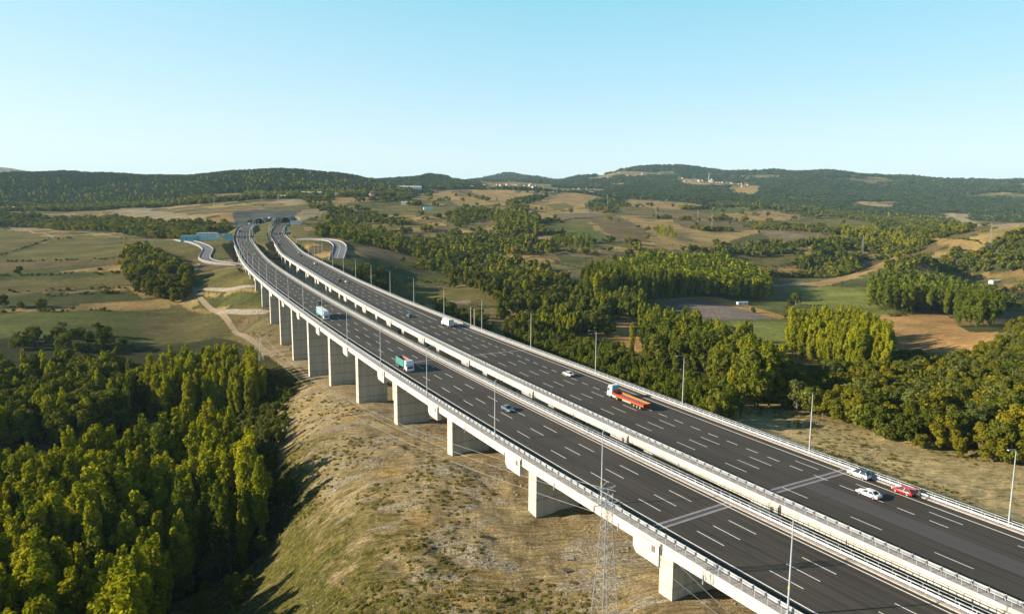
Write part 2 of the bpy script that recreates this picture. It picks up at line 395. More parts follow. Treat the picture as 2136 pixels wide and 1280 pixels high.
def leaf_mat(name, c1, c2, transl=0.35):
    m = bpy.data.materials.new(name); m.use_nodes = True
    n, l = m.node_tree.nodes, m.node_tree.links
    n.clear()
    out = n.new("ShaderNodeOutputMaterial"); mix = n.new("ShaderNodeMixShader"); mix.inputs[0].default_value = transl
    df = n.new("ShaderNodeBsdfDiffuse"); tr = n.new("ShaderNodeBsdfTranslucent")
    oi = n.new("ShaderNodeObjectInfo"); geo = n.new("ShaderNodeNewGeometry")
    add = n.new("ShaderNodeMath"); add.operation = 'MULTIPLY_ADD'; add.inputs[1].default_value = 0.45
    mul = n.new("ShaderNodeMath"); mul.operation = 'MULTIPLY'; mul.inputs[1].default_value = 0.55
    mc = n.new("ShaderNodeMix"); mc.data_type = 'RGBA'
    mc.inputs[6].default_value = (*c1, 1); mc.inputs[7].default_value = (*c2, 1)
    l.new(oi.outputs["Random"], mul.inputs[0]); l.new(geo.outputs["Random Per Island"], add.inputs[0]); l.new(mul.outputs[0], add.inputs[2])
    l.new(add.outputs[0], mc.inputs[0])
    warm = n.new("ShaderNodeMix"); warm.data_type = 'RGBA'; warm.blend_type = 'MULTIPLY'; warm.inputs[0].default_value = 1
    warm.inputs[7].default_value = (1.25, 1.15, 0.55, 1)
    l.new(mc.outputs[2], warm.inputs[6])
    l.new(mc.outputs[2], df.inputs[0]); l.new(warm.outputs[2], tr.inputs[0])
    l.new(df.outputs[0], mix.inputs[1]); l.new(tr.outputs[0], mix.inputs[2]); l.new(mix.outputs[0], out.inputs[0])
    return m
M = {}
M['concrete'] = noise_mat('weathered_concrete', (0.40, 0.37, 0.335), (0.58, 0.55, 0.505), 0.35, 0.85, bump=0.01, stretch=(1, 1, 0.25), contrast=0.5)
def pier_mat():
    m = noise_mat('board_marked_concrete', (0.36, 0.33, 0.28), (0.54, 0.51, 0.45), 0.5, 0.9, bump=0.02, stretch=(1.8, 1.8, 0.10), contrast=0.5)
    n, l = m.node_tree.nodes, m.node_tree.links; b = n["Principled BSDF"]; src = b.inputs["Base Color"].links[0].from_socket
    tc = n.new("ShaderNodeTexCoord"); wv = n.new("ShaderNodeTexWave"); wv.wave_type = 'BANDS'; wv.bands_direction = 'Z'; wv.inputs["Scale"].default_value = 0.08; wv.inputs["Distortion"].default_value = 0.15
    r = n.new("ShaderNodeValToRGB"); r.color_ramp.elements[0].position = 0.0; r.color_ramp.elements[0].color = (0.72, 0.72, 0.72, 1); r.color_ramp.elements[1].position = 0.05; r.color_ramp.elements[1].color = (1, 1, 1, 1)
    x = n.new("ShaderNodeMix"); x.data_type = 'RGBA'; x.blend_type = 'MULTIPLY'; x.inputs[0].default_value = 1
    l.new(tc.outputs["Object"], wv.inputs["Vector"]); l.new(wv.outputs["Fac"], r.inputs[0]); l.new(src, x.inputs[6]); l.new(r.outputs[0], x.inputs[7]); l.new(x.outputs[2], b.inputs["Base Color"])
    return m
M['pier'] = pier_mat()
M['kerb'] = noise_mat('kerb_concrete', (0.30, 0.26, 0.22), (0.42, 0.37, 0.32), 1.5, 0.85)
M['walk'] = noise_mat('walkway_concrete', (0.24, 0.23, 0.235), (0.33, 0.32, 0.32), 1.2, 0.9)
M['joint'] = noise_mat('joint_concrete', (0.17, 0.165, 0.18), (0.27, 0.26, 0.28), 2.0, 0.9, contrast=0.5)
M['paint'] = noise_mat('white_road_paint', (0.60, 0.59, 0.56), (0.80, 0.79, 0.76), 2.5, 0.7, contrast=0.6)
M['galv'] = noise_mat('galvanised_steel', (0.34, 0.37, 0.40), (0.50, 0.53, 0.56), 1.0, 0.45, metal=0.35, spec=0.5)
M['galv_dark'] = noise_mat('dark_steel', (0.05, 0.05, 0.055), (0.09, 0.09, 0.1), 1.0, 0.6, metal=0.3)
M['lamp_steel'] = noise_mat('lamp_post_steel', (0.42, 0.48, 0.54), (0.52, 0.58, 0.64), 0.6, 0.4, metal=0.3, spec=0.5)
M['yellow'] = noise_mat('yellow_band', (0.6, 0.42, 0.03), (0.7, 0.5, 0.05), 1.0, 0.6)
M['tyre'] = noise_mat('tyre_rubber', (0.015, 0.015, 0.015), (0.03, 0.03, 0.03), 3, 0.9)
M['rim'] = noise_mat('wheel_rim', (0.35, 0.35, 0.36), (0.5, 0.5, 0.5), 3, 0.4, metal=0.6)
M['glass'] = noise_mat('dark_car_glass', (0.012, 0.02, 0.024), (0.02, 0.03, 0.035), 1, 0.08, spec=0.8)
M['lampglass'] = noise_mat('headlight_glass', (0.6, 0.62, 0.65), (0.75, 0.77, 0.8), 4, 0.1, spec=0.8)
M['tail'] = noise_mat('tail_light_red', (0.4, 0.01, 0.005), (0.6, 0.03, 0.01), 4, 0.2, spec=0.6)
M['chassis'] = noise_mat('chassis_black', (0.02, 0.02, 0.02), (0.05, 0.045, 0.04), 2, 0.7)
M['bark'] = noise_mat('bark', (0.09, 0.07, 0.05), (0.2, 0.17, 0.13), 3, 0.95, stretch=(1, 1, 0.2))
M['pale_bark'] = noise_mat('pale_poplar_bark', (0.30, 0.27, 0.22), (0.5, 0.46, 0.38), 2, 0.95, stretch=(1, 1, 0.3))
M['poplar'] = leaf_mat('poplar_leaves', (0.11, 0.14, 0.008), (0.36, 0.35, 0.018), 0.32)
M['dark_poplar'] = leaf_mat('dark_poplar_leaves', (0.050, 0.078, 0.008), (0.170, 0.195, 0.018), 0.27)
M['broad'] = leaf_mat('broadleaf_leaves', (0.036, 0.054, 0.008), (0.165, 0.175, 0.022), 0.27)
M['autumn'] = leaf_mat('autumn_leaves', (0.07, 0.083, 0.008), (0.245, 0.215, 0.018), 0.28)
M['grey_willow'] = leaf_mat('grey_green_leaves', (0.075, 0.095, 0.022), (0.17, 0.185, 0.045), 0.3)
M['hill'] = leaf_mat('hill_wood_leaves', (0.018, 0.036, 0.012), (0.070, 0.088, 0.022), 0.2)
def paint_mat(name, c):
    m = noise_mat(name, tuple(v * 0.9 for v in c), c, 2.0, 0.28, spec=0.6); m.node_tree.nodes["Principled BSDF"].inputs["Coat Weight"].default_value = 0.4
    return m

# asphalt: streaks that run along the carriageway (UV = metres along, metres across)
def asphalt_mat(name, base, warm):
    m, n, l, b = new_mat(name, 0.85, 0, 0.35)
    tc = n.new("ShaderNodeTexCoord")
    mp = n.new("ShaderNodeMapping"); mp.inputs["Scale"].default_value = (0.008, 1.15, 1)
    n1 = n.new("ShaderNodeTexNoise"); n1.inputs["Scale"].default_value = 1.0; n1.inputs["Detail"].default_value = 4
    mp2 = n.new("ShaderNodeMapping"); mp2.inputs["Scale"].default_value = (0.05, 0.12, 1)
    n2 = n.new("ShaderNodeTexNoise"); n2.inputs["Scale"].default_value = 1.0; n2.inputs["Detail"].default_value = 6
    n3 = n.new("ShaderNodeTexNoise"); n3.inputs["Scale"].default_value = 6.0; n3.inputs["Detail"].default_value = 3
    l.new(tc.outputs["UV"], mp.inputs[0]); l.new(tc.outputs["UV"], mp2.inputs[0]); l.new(tc.outputs["Object"], n3.inputs["Vector"])
    l.new(mp.outputs[0], n1.inputs["Vector"]); l.new(mp2.outputs[0], n2.inputs["Vector"])
    a = n.new("ShaderNodeMath"); a.operation = 'MULTIPLY_ADD'; a.inputs[1].default_value = 1.25
    l.new(n1.outputs["Fac"], a.inputs[0]); 
    a2 = n.new("ShaderNodeMath"); a2.operation = 'MULTIPLY_ADD'; a2.inputs[1].default_value = 0.7; a2.inputs[2].default_value = -0.35
    l.new(n2.outputs["Fac"], a2.inputs[0]); l.new(a2.outputs[0], a.inputs[2])
    a3 = n.new("ShaderNodeMath"); a3.operation = 'MULTIPLY_ADD'; a3.inputs[1].default_value = 0.25
    l.new(n3.outputs["Fac"], a3.inputs[0]); l.new(a.outputs[0], a3.inputs[2])
    cr = n.new("ShaderNodeValToRGB"); cr.color_ramp.elements[0].position = 0.42; cr.color_ramp.elements[1].position = 1.0
    cr.color_ramp.elements[0].color = (*base, 1); cr.color_ramp.elements[1].color = (*warm, 1)
    l.new(a3.outputs[0], cr.inputs[0]); l.new(cr.outputs[0], b.inputs["Base Color"])
    return m
M['asphalt'] = asphalt_mat('asphalt', (0.021, 0.0185, 0.016), (0.060, 0.052, 0.043))
M['asphalt_patch'] = asphalt_mat('resurfaced_asphalt', (0.048, 0.045, 0.047), (0.072, 0.068, 0.070))
M['asphalt_side'] = asphalt_mat('service_road_asphalt', (0.10, 0.10, 0.115), (0.16, 0.16, 0.175))
M['dirt'] = noise_mat('dirt_track', (0.15, 0.115, 0.07), (0.24, 0.19, 0.125), 0.4, 0.95, contrast=0.5)
M['gravel'] = noise_mat('pale_gravel', (0.17, 0.15, 0.115), (0.27, 0.24, 0.19), 0.4, 0.95)
M['shotcrete'] = noise_mat('shotcrete', (0.10, 0.11, 0.12), (0.19, 0.19, 0.20), 0.05, 0.95, contrast=0.5)

# ------------------------------------------------------------------ land cover: fields and woods, traced in the photograph and laid on the land
def PG(pts, lift=0.0): return hit([p[0] for p in pts], [p[1] for p in pts], lift)
TAN = (0.27, 0.185, 0.082); BROWN = (0.135, 0.10, 0.05); PURPLE = (0.155, 0.12, 0.08); OLIVE = (0.128, 0.115, 0.040); GREEN = (0.072, 0.082, 0.024)
BGREEN = (0.092, 0.110, 0.028); STRAW = (0.27, 0.20, 0.09); DARKG = (0.04, 0.05, 0.018); ORANGE = (0.36, 0.22, 0.085); SOIL = (0.37, 0.225, 0.10); PALE = (0.27, 0.22, 0.15); VIOLET = (0.17, 0.145, 0.145)
FIELDS = [
 # left
 (OLIVE, [(-200,480),(0,478),(60,484),(105,497),(60,515),(0,530),(-200,545)]), (OLIVE, [(110,497),(330,496),(460,520),(400,535),(270,540),(0,552),(-200,560),(0,535),(60,522)]),
 (BROWN, [(-200,556),(0,552),(120,546),(285,541),(290,550),(130,556),(0,566),(-200,575)]), (GREEN, [(-200,580),(0,572),(260,562),(250,575),(0,590)]), (OLIVE, [(-200,595),(0,585),(250,578),(270,598),(0,608),(-200,615)]),
 (GREEN, [(-200,620),(0,614),(280,602),(300,625),(0,645),(-200,650)]), (BGREEN, [(-250,655),(0,652),(285,648),(318,712),(0,722),(-250,720)]), ((0.105, 0.095, 0.040), [(285,648),(380,632),(455,650),(480,690),(420,712),(318,716)]),
 (OLIVE, [(410,565),(530,560),(540,600),(415,605)]), (GREEN, [(415,610),(545,610),(560,650),(430,640)]), (OLIVE, [(425,505),(480,508),(490,540),(440,545)]),
 (PALE, [(230,443),(300,440),(440,447),(420,455),(300,455),(235,452)]), (TAN, [(440,408),(500,403),(520,412),(450,416)]), (PALE, [(180,430),(250,427),(300,436),(180,437)]),
 # middle distance
 (TAN, [(680,412),(820,408),(860,414),(700,424)]), (GREEN, [(700,424),(860,416),(900,424),(760,432)]), (STRAW, [(680,440),(740,446),(820,458),(760,456),(690,450)]), (OLIVE, [(760,435),(900,428),(960,440),(930,452),(800,448)]),
 (PURPLE, [(740,515),(800,512),(880,528),(830,540),(750,530)]), (OLIVE, [(780,542),(880,532),(920,545),(860,558),(790,556)]), (GREEN, [(790,560),(920,555),(960,580),(900,585),(800,578)]), (GREEN, [(800,590),(930,590),(960,615),(900,620),(810,615)]),
 (OLIVE, [(790,600),(930,598),(1045,605),(1050,620),(960,640),(860,620)]), (PURPLE, [(860,482),(900,485),(1000,500),(960,508),(880,500)]),
 (TAN, [(900,400),(1010,393),(1040,400),(1100,410),(1060,425),(980,428),(900,415)]), (BROWN, [(940,396),(985,400),(1005,412),(960,412)]), (STRAW, [(1010,415),(1110,405),(1120,412),(1050,425)]), (TAN, [(1000,430),(1060,432),(1070,440),(1000,442)]),
 (OLIVE, [(920,455),(1000,448),(1035,460),(1010,482),(950,478)]), (BROWN, [(985,455),(1020,458),(1030,466),(1000,466)]), (TAN, [(1100,425),(1180,405),(1240,408),(1230,425),(1180,445),(1100,445)]), (STRAW, [(1100,445),(1230,432),(1240,455),(1130,462)]),
 (OLIVE, [(1140,425),(1185,420),(1195,432),(1150,436)]), (PURPLE, [(1150,448),(1260,440),(1240,465),(1160,462)]), (OLIVE, [(1120,470),(1230,460),(1240,480),(1140,485)]), (BGREEN, [(1150,475),(1230,474),(1285,498),(1260,504),(1180,490)]),
 (BROWN, [(1235,452),(1290,450),(1370,478),(1350,505),(1290,500),(1245,470)]), (TAN, [(1290,450),(1400,462),(1480,490),(1470,505),(1380,500)]), (BROWN, [(1260,430),(1340,432),(1480,440),(1520,455),(1440,460),(1340,448)]), (TAN, [(1310,415),(1420,418),(1480,432),(1400,436),(1300,428)]),
 (BGREEN, [(1435,440),(1500,430),(1550,436),(1545,445),(1470,446)]), (TAN, [(1500,446),(1600,440),(1680,450),(1640,462),(1520,462)]), (BROWN, [(1400,462),(1520,464),(1600,478),(1540,486),(1430,478)]), (STRAW, [(1420,482),(1560,490),(1500,512),(1400,520),(1360,508)]),
 (OLIVE, [(1640,462),(1760,455),(1830,470),(1740,480),(1640,478)]), (PURPLE, [(1570,480),(1680,486),(1760,500),(1700,508),(1600,500)]), (TAN, [(1700,440),(1780,445),(1850,455),(1790,460)]), (STRAW, [(1640,470),(1600,480),(1580,470)]),
 (STRAW, [(1160,503),(1240,508),(1335,520),(1320,530),(1230,525),(1160,518)]), (PURPLE, [(1070,516),(1160,522),(1300,540),(1290,545),(1160,534)]), (GREEN, [(1160,530),(1220,538),(1215,552),(1165,548)]), (OLIVE, [(1240,535),(1290,540),(1260,548)]),
 (PALE, [(1970,445),(2020,447),(2136,465),(2200,472),(2080,478),(1990,460)]), (TAN, [(1910,500),(2000,495),(2060,505),(1960,510)]), (TAN, [(1630,520),(1800,525),(1850,535),(1760,540),(1640,535)]), (STRAW, [(1640,410),(1700,408),(1710,412),(1650,414)]), (TAN, [(1530,390),(1560,385),(1610,390),(1560,402),(1530,402)]), (TAN, [(1740,418),(1800,422),(1860,434),(1800,432)]),
 # valley floor
 ((0.105, 0.120, 0.036), [(1360,640),(1400,605),(1540,600),(1640,598),(1840,600),(1900,650),(1850,660),(1700,650),(1640,660),(1560,680),(1520,690),(1430,650)]), ((0.165, 0.185, 0.048), [(1640,600),(1720,596),(1800,605),(1900,655),(1840,658),(1720,640),(1650,625)]),
 (VIOLET, [(1370,628),(1440,620),(1500,622),(1620,660),(1600,664),(1500,668),(1440,660),(1400,650)]), (ORANGE, [(1370,625),(1430,618),(1490,617),(1550,632),(1635,660),(1620,665),(1500,630),(1440,622)]),
 (SOIL, [(1838,656),(1900,655),(1985,660),(2000,685),(2020,692),(2085,692),(2088,720),(1990,735),(1900,735),(1850,740),(1830,710)]), (SOIL, [(1250,672),(1310,664),(1320,690),(1370,720),(1330,735),(1290,712)]), ((0.150, 0.170, 0.045), [(1520,668),(1640,670),(1650,720),(1580,720)]),
 (TAN, [(2000,570),(2136,566),(2250,566),(2250,580),(2080,580)]), (OLIVE, [(2010,580),(2136,582),(2136,600),(2060,600)]), (TAN, [(2080,592),(2200,595),(2200,606),(2100,604)]), (PALE, [(1600,596),(1660,588),(1720,590),(1660,596)]), (PALE, [(930,628),(985,624),(990,632),(940,640)]), (TAN, [(1010,665),(1110,660),(1120,675),(1040,690)]),
 (STRAW, [(1480,845),(1600,830),(1760,850),(1960,935),(2136,950),(2350,1000),(2350,1150),(2136,1090),(1900,980),(1700,900)]),
]
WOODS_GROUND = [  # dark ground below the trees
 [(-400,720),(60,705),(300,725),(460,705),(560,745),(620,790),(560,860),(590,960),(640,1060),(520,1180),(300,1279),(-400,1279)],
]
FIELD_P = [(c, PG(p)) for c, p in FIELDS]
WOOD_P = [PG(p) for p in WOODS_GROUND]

def strips(x, y):
    """the pattern of narrow plots: position along and across them"""
    ang = 0.6 + 0.5 * (vnoise(x / 900, y / 900, 2) - 0.5)
    u = (x * np.cos(ang) + y * np.sin(ang)) / 125; v = (-x * np.sin(ang) + y * np.cos(ang)) / 52
    return u + vnoise(u * 0 + np.floor(v), v * 0, 4) * 3, v
def build_ground():
    th = np.concatenate([np.linspace(-math.pi, -0.80, 26)[:-1], np.linspace(-0.80, 0.80, 1180), np.linspace(0.80, math.pi, 26)[1:-1]])
    r = np.concatenate([[14], np.exp(np.linspace(math.log(40), math.log(9000), 560)), [11000, 14000, 20000, 30000, 42000]])
    R_, T_ = np.meshgrid(r, th, indexing='ij')
    X = (R_ * np.sin(T_)).ravel(); Y = (R_ * np.cos(T_)).ravel()
    Z = ground(X, Y)
    nr, nt = R_.shape
    i = np.arange(nr - 1)[:, None]; k = np.arange(nt)[None, :]; k2 = (k + 1) % nt
    Q = np.stack([i * nt + k, i * nt + k2, (i + 1) * nt + k2, (i + 1) * nt + k], -1).reshape(-1, 4)[:, ::-1]
    V = np.stack([X, Y, Z], 1)
    # colours that the land itself has
    rr = np.hypot(X, Y)
    j1 = (fbm(X / 60, Y / 60, 21) - 0.5) * 0.02 * rr; j2 = (fbm(X / 60, Y / 60, 31) - 0.5) * 0.02 * rr
    xj, yj = X + np.clip(j1, -14, 14), Y + np.clip(j2, -14, 14)
    # patchwork of strip fields away from the traced ones
    u2, v = strips(xj, yj)
    cell = np.floor(u2) * 7.13 + np.floor(v) * 3.77
    hv = np.abs(np.sin(cell * 12.9898) * 43758.5453) % 1.0
    pal = np.array([TAN, OLIVE, PURPLE, GREEN, STRAW, OLIVE, BROWN, TAN])
    col = pal[np.minimum((hv * 8).astype(int), 7)]
    edge = (np.abs(v - np.round(v)) < 0.05)
    col[edge] = DARKG
    col = col * (0.85 + 0.35 * fbm(X / 45, Y / 45, 41))[:, None]
    wood = forest_density(X, Y)
    col = col * (1 - wood[:, None]) + np.array((0.05, 0.058, 0.02)) * wood[:, None]
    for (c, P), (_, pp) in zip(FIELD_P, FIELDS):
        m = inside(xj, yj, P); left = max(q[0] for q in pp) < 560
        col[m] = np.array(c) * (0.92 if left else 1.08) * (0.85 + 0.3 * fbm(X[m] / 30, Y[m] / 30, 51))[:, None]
    hill = np.zeros(len(X)); green = np.zeros(len(X))
    # the bare spur that carries the near piers
    m = (rr < 520)
    S = np.arange(-110, 520, 8.0); mid = LA.at(S, 6.0)
    idx = np.where(m)[0]
    d = np.full(len(X), 999.0)
    for a in range(0, len(idx), 60000):
        q = idx[a:a + 60000]
        d[q] = np.hypot(X[q][:, None] - mid[:, 0], Y[q][:, None] - mid[:, 1]).min(1)
    hill = np.clip((150 - d) / 60, 0, 1) * np.clip((520 - rr) / 150, 0, 1)
    green = np.clip((d - 13) / 42, 0, 1) * 0.80 + np.clip((rr - 190) / 120, 0, 1) * 0.25
    green = np.where(X > 60, 0.22, green)
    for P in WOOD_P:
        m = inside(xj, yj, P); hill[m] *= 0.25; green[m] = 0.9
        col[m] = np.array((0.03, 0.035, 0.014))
    # roadside earthworks by the tunnel
    m = (Y > 640) & (Y < 1330) & (X < -90) & (X > -560)
    (da, za), (db, zb) = dist_lines(X[m], Y[m]); dd = np.minimum(da, db); cm = col[m]
    k1 = dd < 26; cm[k1] = np.array(OLIVE) * 1.05
    col[m] = cm
    cut = [PG([(488,438),(520,434),(600,437),(632,440),(636,448),(615,460),(598,466),(494,468)]) ]
    for P in cut:
        m = inside(xj, yj, P); g = fbm(X[m] / 18, Y[m] / 18, 61)[:, None]
        strip = (np.sin(Z[m] * 0.9) * 0.5 + 0.5)[:, None]
        col[m] = np.array((0.085, 0.09, 0.095)) * (0.7 + 0.35 * g + 0.25 * strip)
    for P in [PG([(624,436),(680,430),(690,438),(655,452),(625,462),(615,450)]), PG([(575,415),(640,412),(650,422),(600,426)])]:
        m = inside(xj, yj, P); col[m] = np.array(PALE)
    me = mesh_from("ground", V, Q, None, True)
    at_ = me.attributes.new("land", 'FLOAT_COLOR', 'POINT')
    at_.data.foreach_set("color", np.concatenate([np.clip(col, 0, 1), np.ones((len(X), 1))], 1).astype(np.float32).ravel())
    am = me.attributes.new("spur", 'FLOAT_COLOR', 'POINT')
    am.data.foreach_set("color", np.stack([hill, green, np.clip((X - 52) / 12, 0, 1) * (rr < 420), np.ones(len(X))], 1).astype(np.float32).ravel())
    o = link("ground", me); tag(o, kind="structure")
    # material
    m_, n, l, b = new_mat("land", 0.95, 0, 0.1)
    a1 = n.new("ShaderNodeAttribute"); a1.attribute_name = "land"; a2 = n.new("ShaderNodeAttribute"); a2.attribute_name = "spur"
    tc = n.new("ShaderNodeTexCoord")
    def nz(scale, detail=6, stretch=(1, 1, 1), rot=0.0, dist=0.0, rough=0.55):
        mp = n.new("ShaderNodeMapping"); mp.inputs["Scale"].default_value = stretch; mp.inputs["Rotation"].default_value = (0, 0, rot)
        t = n.new("ShaderNodeTexNoise"); t.inputs["Scale"].default_value = scale; t.inputs["Detail"].default_value = detail; t.inputs["Distortion"].default_value = dist; t.inputs["Roughness"].default_value = rough
        l.new(tc.outputs["Object"], mp.inputs[0]); l.new(mp.outputs[0], t.inputs["Vector"]); return t.outputs["Fac"]
    def ramp(src, p0, p1, c0=(0, 0, 0, 1), c1=(1, 1, 1, 1)):
        r_ = n.new("ShaderNodeValToRGB"); r_.color_ramp.elements[0].position = p0; r_.color_ramp.elements[1].position = p1
        r_.color_ramp.elements[0].color = c0; r_.color_ramp.elements[1].color = c1; l.new(src, r_.inputs[0]); return r_.outputs[0]
    def mix(fac, A, B, mode='MIX'):
        x = n.new("ShaderNodeMix"); x.data_type = 'RGBA'; x.blend_type = mode
        for s, v in ((0, fac), (6, A), (7, B)):
            if isinstance(v, (int, float)): x.inputs[s].default_value = v
            elif isinstance(v, tuple): x.inputs[s].default_value = (*v, 1)
            else: l.new(v, x.inputs[s])
        return x.outputs[2]
    def mth(op, A, B, c=None):
        x = n.new("ShaderNodeMath"); x.operation = op
        for s, v in enumerate((A, B) + ((c,) if c is not None else ())):
            if isinstance(v, (int, float)): x.inputs[s].default_value = v
            else: l.new(v, x.inputs[s])
        return x.outputs[0]
    sep = n.new("ShaderNodeSeparateColor"); l.new(a2.outputs["Color"], sep.inputs[0])
    # distant land: mottling at several sizes
    far1 = ramp(nz(0.03, 8), 0.3, 0.7, (0.62, 0.66, 0.60, 1), (1.32, 1.26, 1.2, 1)); far2 = ramp(nz(0.35, 6), 0.3, 0.7, (0.62, 0.66, 0.58, 1), (1.34, 1.30, 1.25, 1))
    rows = ramp(nz(1.0, 3, (0.02, 0.45, 0.02), 0.5), 0.35, 0.65, (0.86, 0.86, 0.86, 1), (1.12, 1.12, 1.12, 1))
    land = mix(1.0, mix(1.0, mix(1.0, a1.outputs["Color"], far1, 'MULTIPLY'), far2, 'MULTIPLY'), rows, 'MULTIPLY')
    # the spur: dirt, dry grass, green tufts, gravel, machine tracks
    dirt = mix(ramp(nz(0.11, 9, dist=0.6), 0.35, 0.65), (0.170, 0.135, 0.075), (0.315, 0.258, 0.155))
    dirt = mix(ramp(nz(0.06, 6), 0.55, 0.68), dirt, (0.30, 0.215, 0.090))
    grav = mix(ramp(nz(2.6, 6, rough=0.8), 0.4, 0.62), (0.13, 0.115, 0.085), (0.42, 0.39, 0.33))
    dirt = mix(ramp(nz(0.075, 9, (1, 2.4, 1), 0.75, 0.8), 0.49, 0.60), dirt, grav)
    dry = mix(ramp(nz(0.55, 8, (1, 1.6, 1), 0.6, rough=0.7), 0.35, 0.65), (0.070, 0.064, 0.020), (0.225, 0.188, 0.082))
    grn = mix(ramp(nz(0.8, 7, rough=0.7), 0.35, 0.65), (0.036, 0.042, 0.009), (0.155, 0.145, 0.038))
    gmask = mth('ADD', mth('MULTIPLY', nz(0.085, 9, (1, 1.8, 1), 0.7, 0.7, 0.65), 1.6), mth('MULTIPLY_ADD', sep.outputs[1], 0.95, -1.22))
    base = mix(ramp(gmask, 0.0, 0.16), dirt, dry)
    gm2 = mth('ADD', mth('MULTIPLY', nz(0.16, 9, (1, 1.5, 1), 0.9, 0.5, 0.7), 1.5), mth('MULTIPLY_ADD', sep.outputs[1], 0.8, -1.22))
    base = mix(ramp(gm2, 0.0, 0.14), base, grn)
    stones = ramp(nz(3.2, 3, rough=0.9), 0.70, 0.73)
    base = mix(stones, base, (0.36, 0.34, 0.30))
    base = mix(1.0, base, ramp(nz(1.7, 6, (1, 3.0, 1), 0.7, 0.6, 0.75), 0.3, 0.65, (0.50, 0.50, 0.46, 1), (1.55, 1.52, 1.45, 1)), 'MULTIPLY')
    base = mix(1.0, base, ramp(nz(0.5, 8, (0.35, 2.6, 1), -0.75, 1.0, 0.7), 0.34, 0.62, (0.58, 0.58, 0.53, 1), (1.42, 1.38, 1.30, 1)), 'MULTIPLY')
    strw = mix(ramp(nz(0.35, 7, (1, 1.8, 1), 0.4, rough=0.7), 0.35, 0.62), (0.22, 0.18, 0.07), (0.60, 0.49, 0.27))
    base = mix(mth('MULTIPLY', sep.outputs[2], 0.85), base, strw)
    l.new(mix(sep.outputs[0], land, base), b.inputs["Base Color"])
    track = nz(0.6, 6, (0.16, 1.5, 1), -0.75, 1.4, 0.6)
    hgt = mth('ADD', mth('MULTIPLY', nz(1.3, 8, rough=0.7), 0.7), mth('MULTIPLY', track, 1.1))
    bp = n.new("ShaderNodeBump"); bp.inputs["Strength"].default_value = 1.0; bp.inputs["Distance"].default_value = 1.5
    l.new(hgt, bp.inputs["Height"]); l.new(bp.outputs[0], b.inputs["Normal"])
    me.materials.append(m_)
    return o

# ------------------------------------------------------------------ woods: where trees stand
W_ = lambda pts, lift=0: PG(pts, lift)
def az_px(x, y): return 1068 + F * x / np.maximum(y, 1.0)
HILL_BARE = [PG(p) for p in ([(230,445),(300,440),(440,447),(420,458),(240,456)], [(440,406),(510,401),(530,414),(450,418)], [(-100,428),(60,426),(300,430),(300,438),(-100,440)], [(430,385),(500,382),(510,388),(440,392)], [(165,367),(230,366),(235,370),(170,371)],
   [(1410,372),(1500,374),(1590,383),(1580,390),(1500,391),(1410,386)], [(1640,408),(1700,407),(1715,413),(1650,415)], [(1525,388),(1610,388),(1570,404),(1520,404)], [(1740,417),(1870,430),(1860,436),(1740,422)], [(1960,444),(2140,464),(2200,476),(2080,478),(1980,458)])]
def forest_density(x, y):
    """0..1: how much of the land is covered by wood (far hills and hedgerows)"""
    px = az_px(x, y); n1 = fbm(x / 260, y / 260, 71); n2 = fbm(x / 120, y / 120, 77)
    f = np.zeros(len(x))
    a = (px < 860) & (y > 1650 + 120 * (n1 - .5)) & (y < 3600); f[a] = 1
    a = (px < 760) & (y > 1900) & (px > 560) & (n1 > 0.62) & (y < 2300); f[a] = 0
    a = (px > 1260) & (y > 2450 + 2 * np.clip(1500 - px, 0, 300) - 300 * np.clip((px - 1800) / 300, 0, 1) + 800 * (n1 - .5)) & (y < 8000); f[a] = 1
    a = (px > 960) & (px < 1180) & (y > 4300) & (y < 9000); f[a] = 1
    a = (px > 850) & (px < 1000) & (y > 3000) & (y < 5000); f[a] = (n1[a] > 0.42)
    a = (px > 1150) & (px < 1300) & (y > 3600) & (y < 5200); f[a] = (n1[a] > 0.45)
    a = (px > 640) & (px < 2300) & (y > 900) & (y < 3000) & (f == 0); f[a] = (n2[a] > 0.66)
    a = (px > 640) & (px < 2300) & (y > 800) & (y < 3000) & (f == 0)
    if a.any():
        u, v = strips(x[a], y[a]); e = (np.abs(v - np.round(v)) < 0.07) | (np.abs(u - np.round(u)) < 0.03); f[a] = e & (fbm(x[a] / 70, y[a] / 70, 87) > 0.48)
    a = (px > 1260) & (y > 2900) & (n1 > 0.66); f[a] = 0
    for P in HILL_BARE:
        f[inside(x, y, P)] = 0
    m = (px > 1240) & (px < 1640) & (y > 3600) & (y < 4700) & (fbm(x / 300, y / 300, 91) > 0.57); f[m] = 0
    return f

# ------------------------------------------------------------------ tree shapes
def leaf_cloud(centres, radii, n, size, rng, up=0.0, shell=0.55):
    """n leaf sprays spread through the ellipsoids"""
    w = np.array([r[0] * r[0] * r[2] for r in radii]); w = w ** 0.75; w /= w.sum()
    k = rng.choice(len(centres), n, p=w)
    d = rng.normal(size=(n, 3)); d /= np.linalg.norm(d, axis=1)[:, None]
    rad = shell + (1 - shell) * rng.random(n) ** 0.6
    P = np.array(centres)[k] + d * np.array(radii)[k] * rad[:, None]
    nrm = d * 1.1 + rng.normal(size=(n, 3)) * 0.6; nrm[:, 2] += up; nrm /= np.linalg.norm(nrm, axis=1)[:, None]
    t = np.cross(nrm, rng.normal(size=(n, 3))); t /= np.linalg.norm(t, axis=1)[:, None]; b = np.cross(nrm, t)
    s = size * (0.6 + 0.8 * rng.random(n))[:, None]
    V = np.stack([P - t * s, P + b * s * 0.62, P + t * s, P - b * s * 0.62], 1).reshape(-1, 3)
    Fq = np.arange(n * 4).reshape(-1, 4)
    return V, Fq

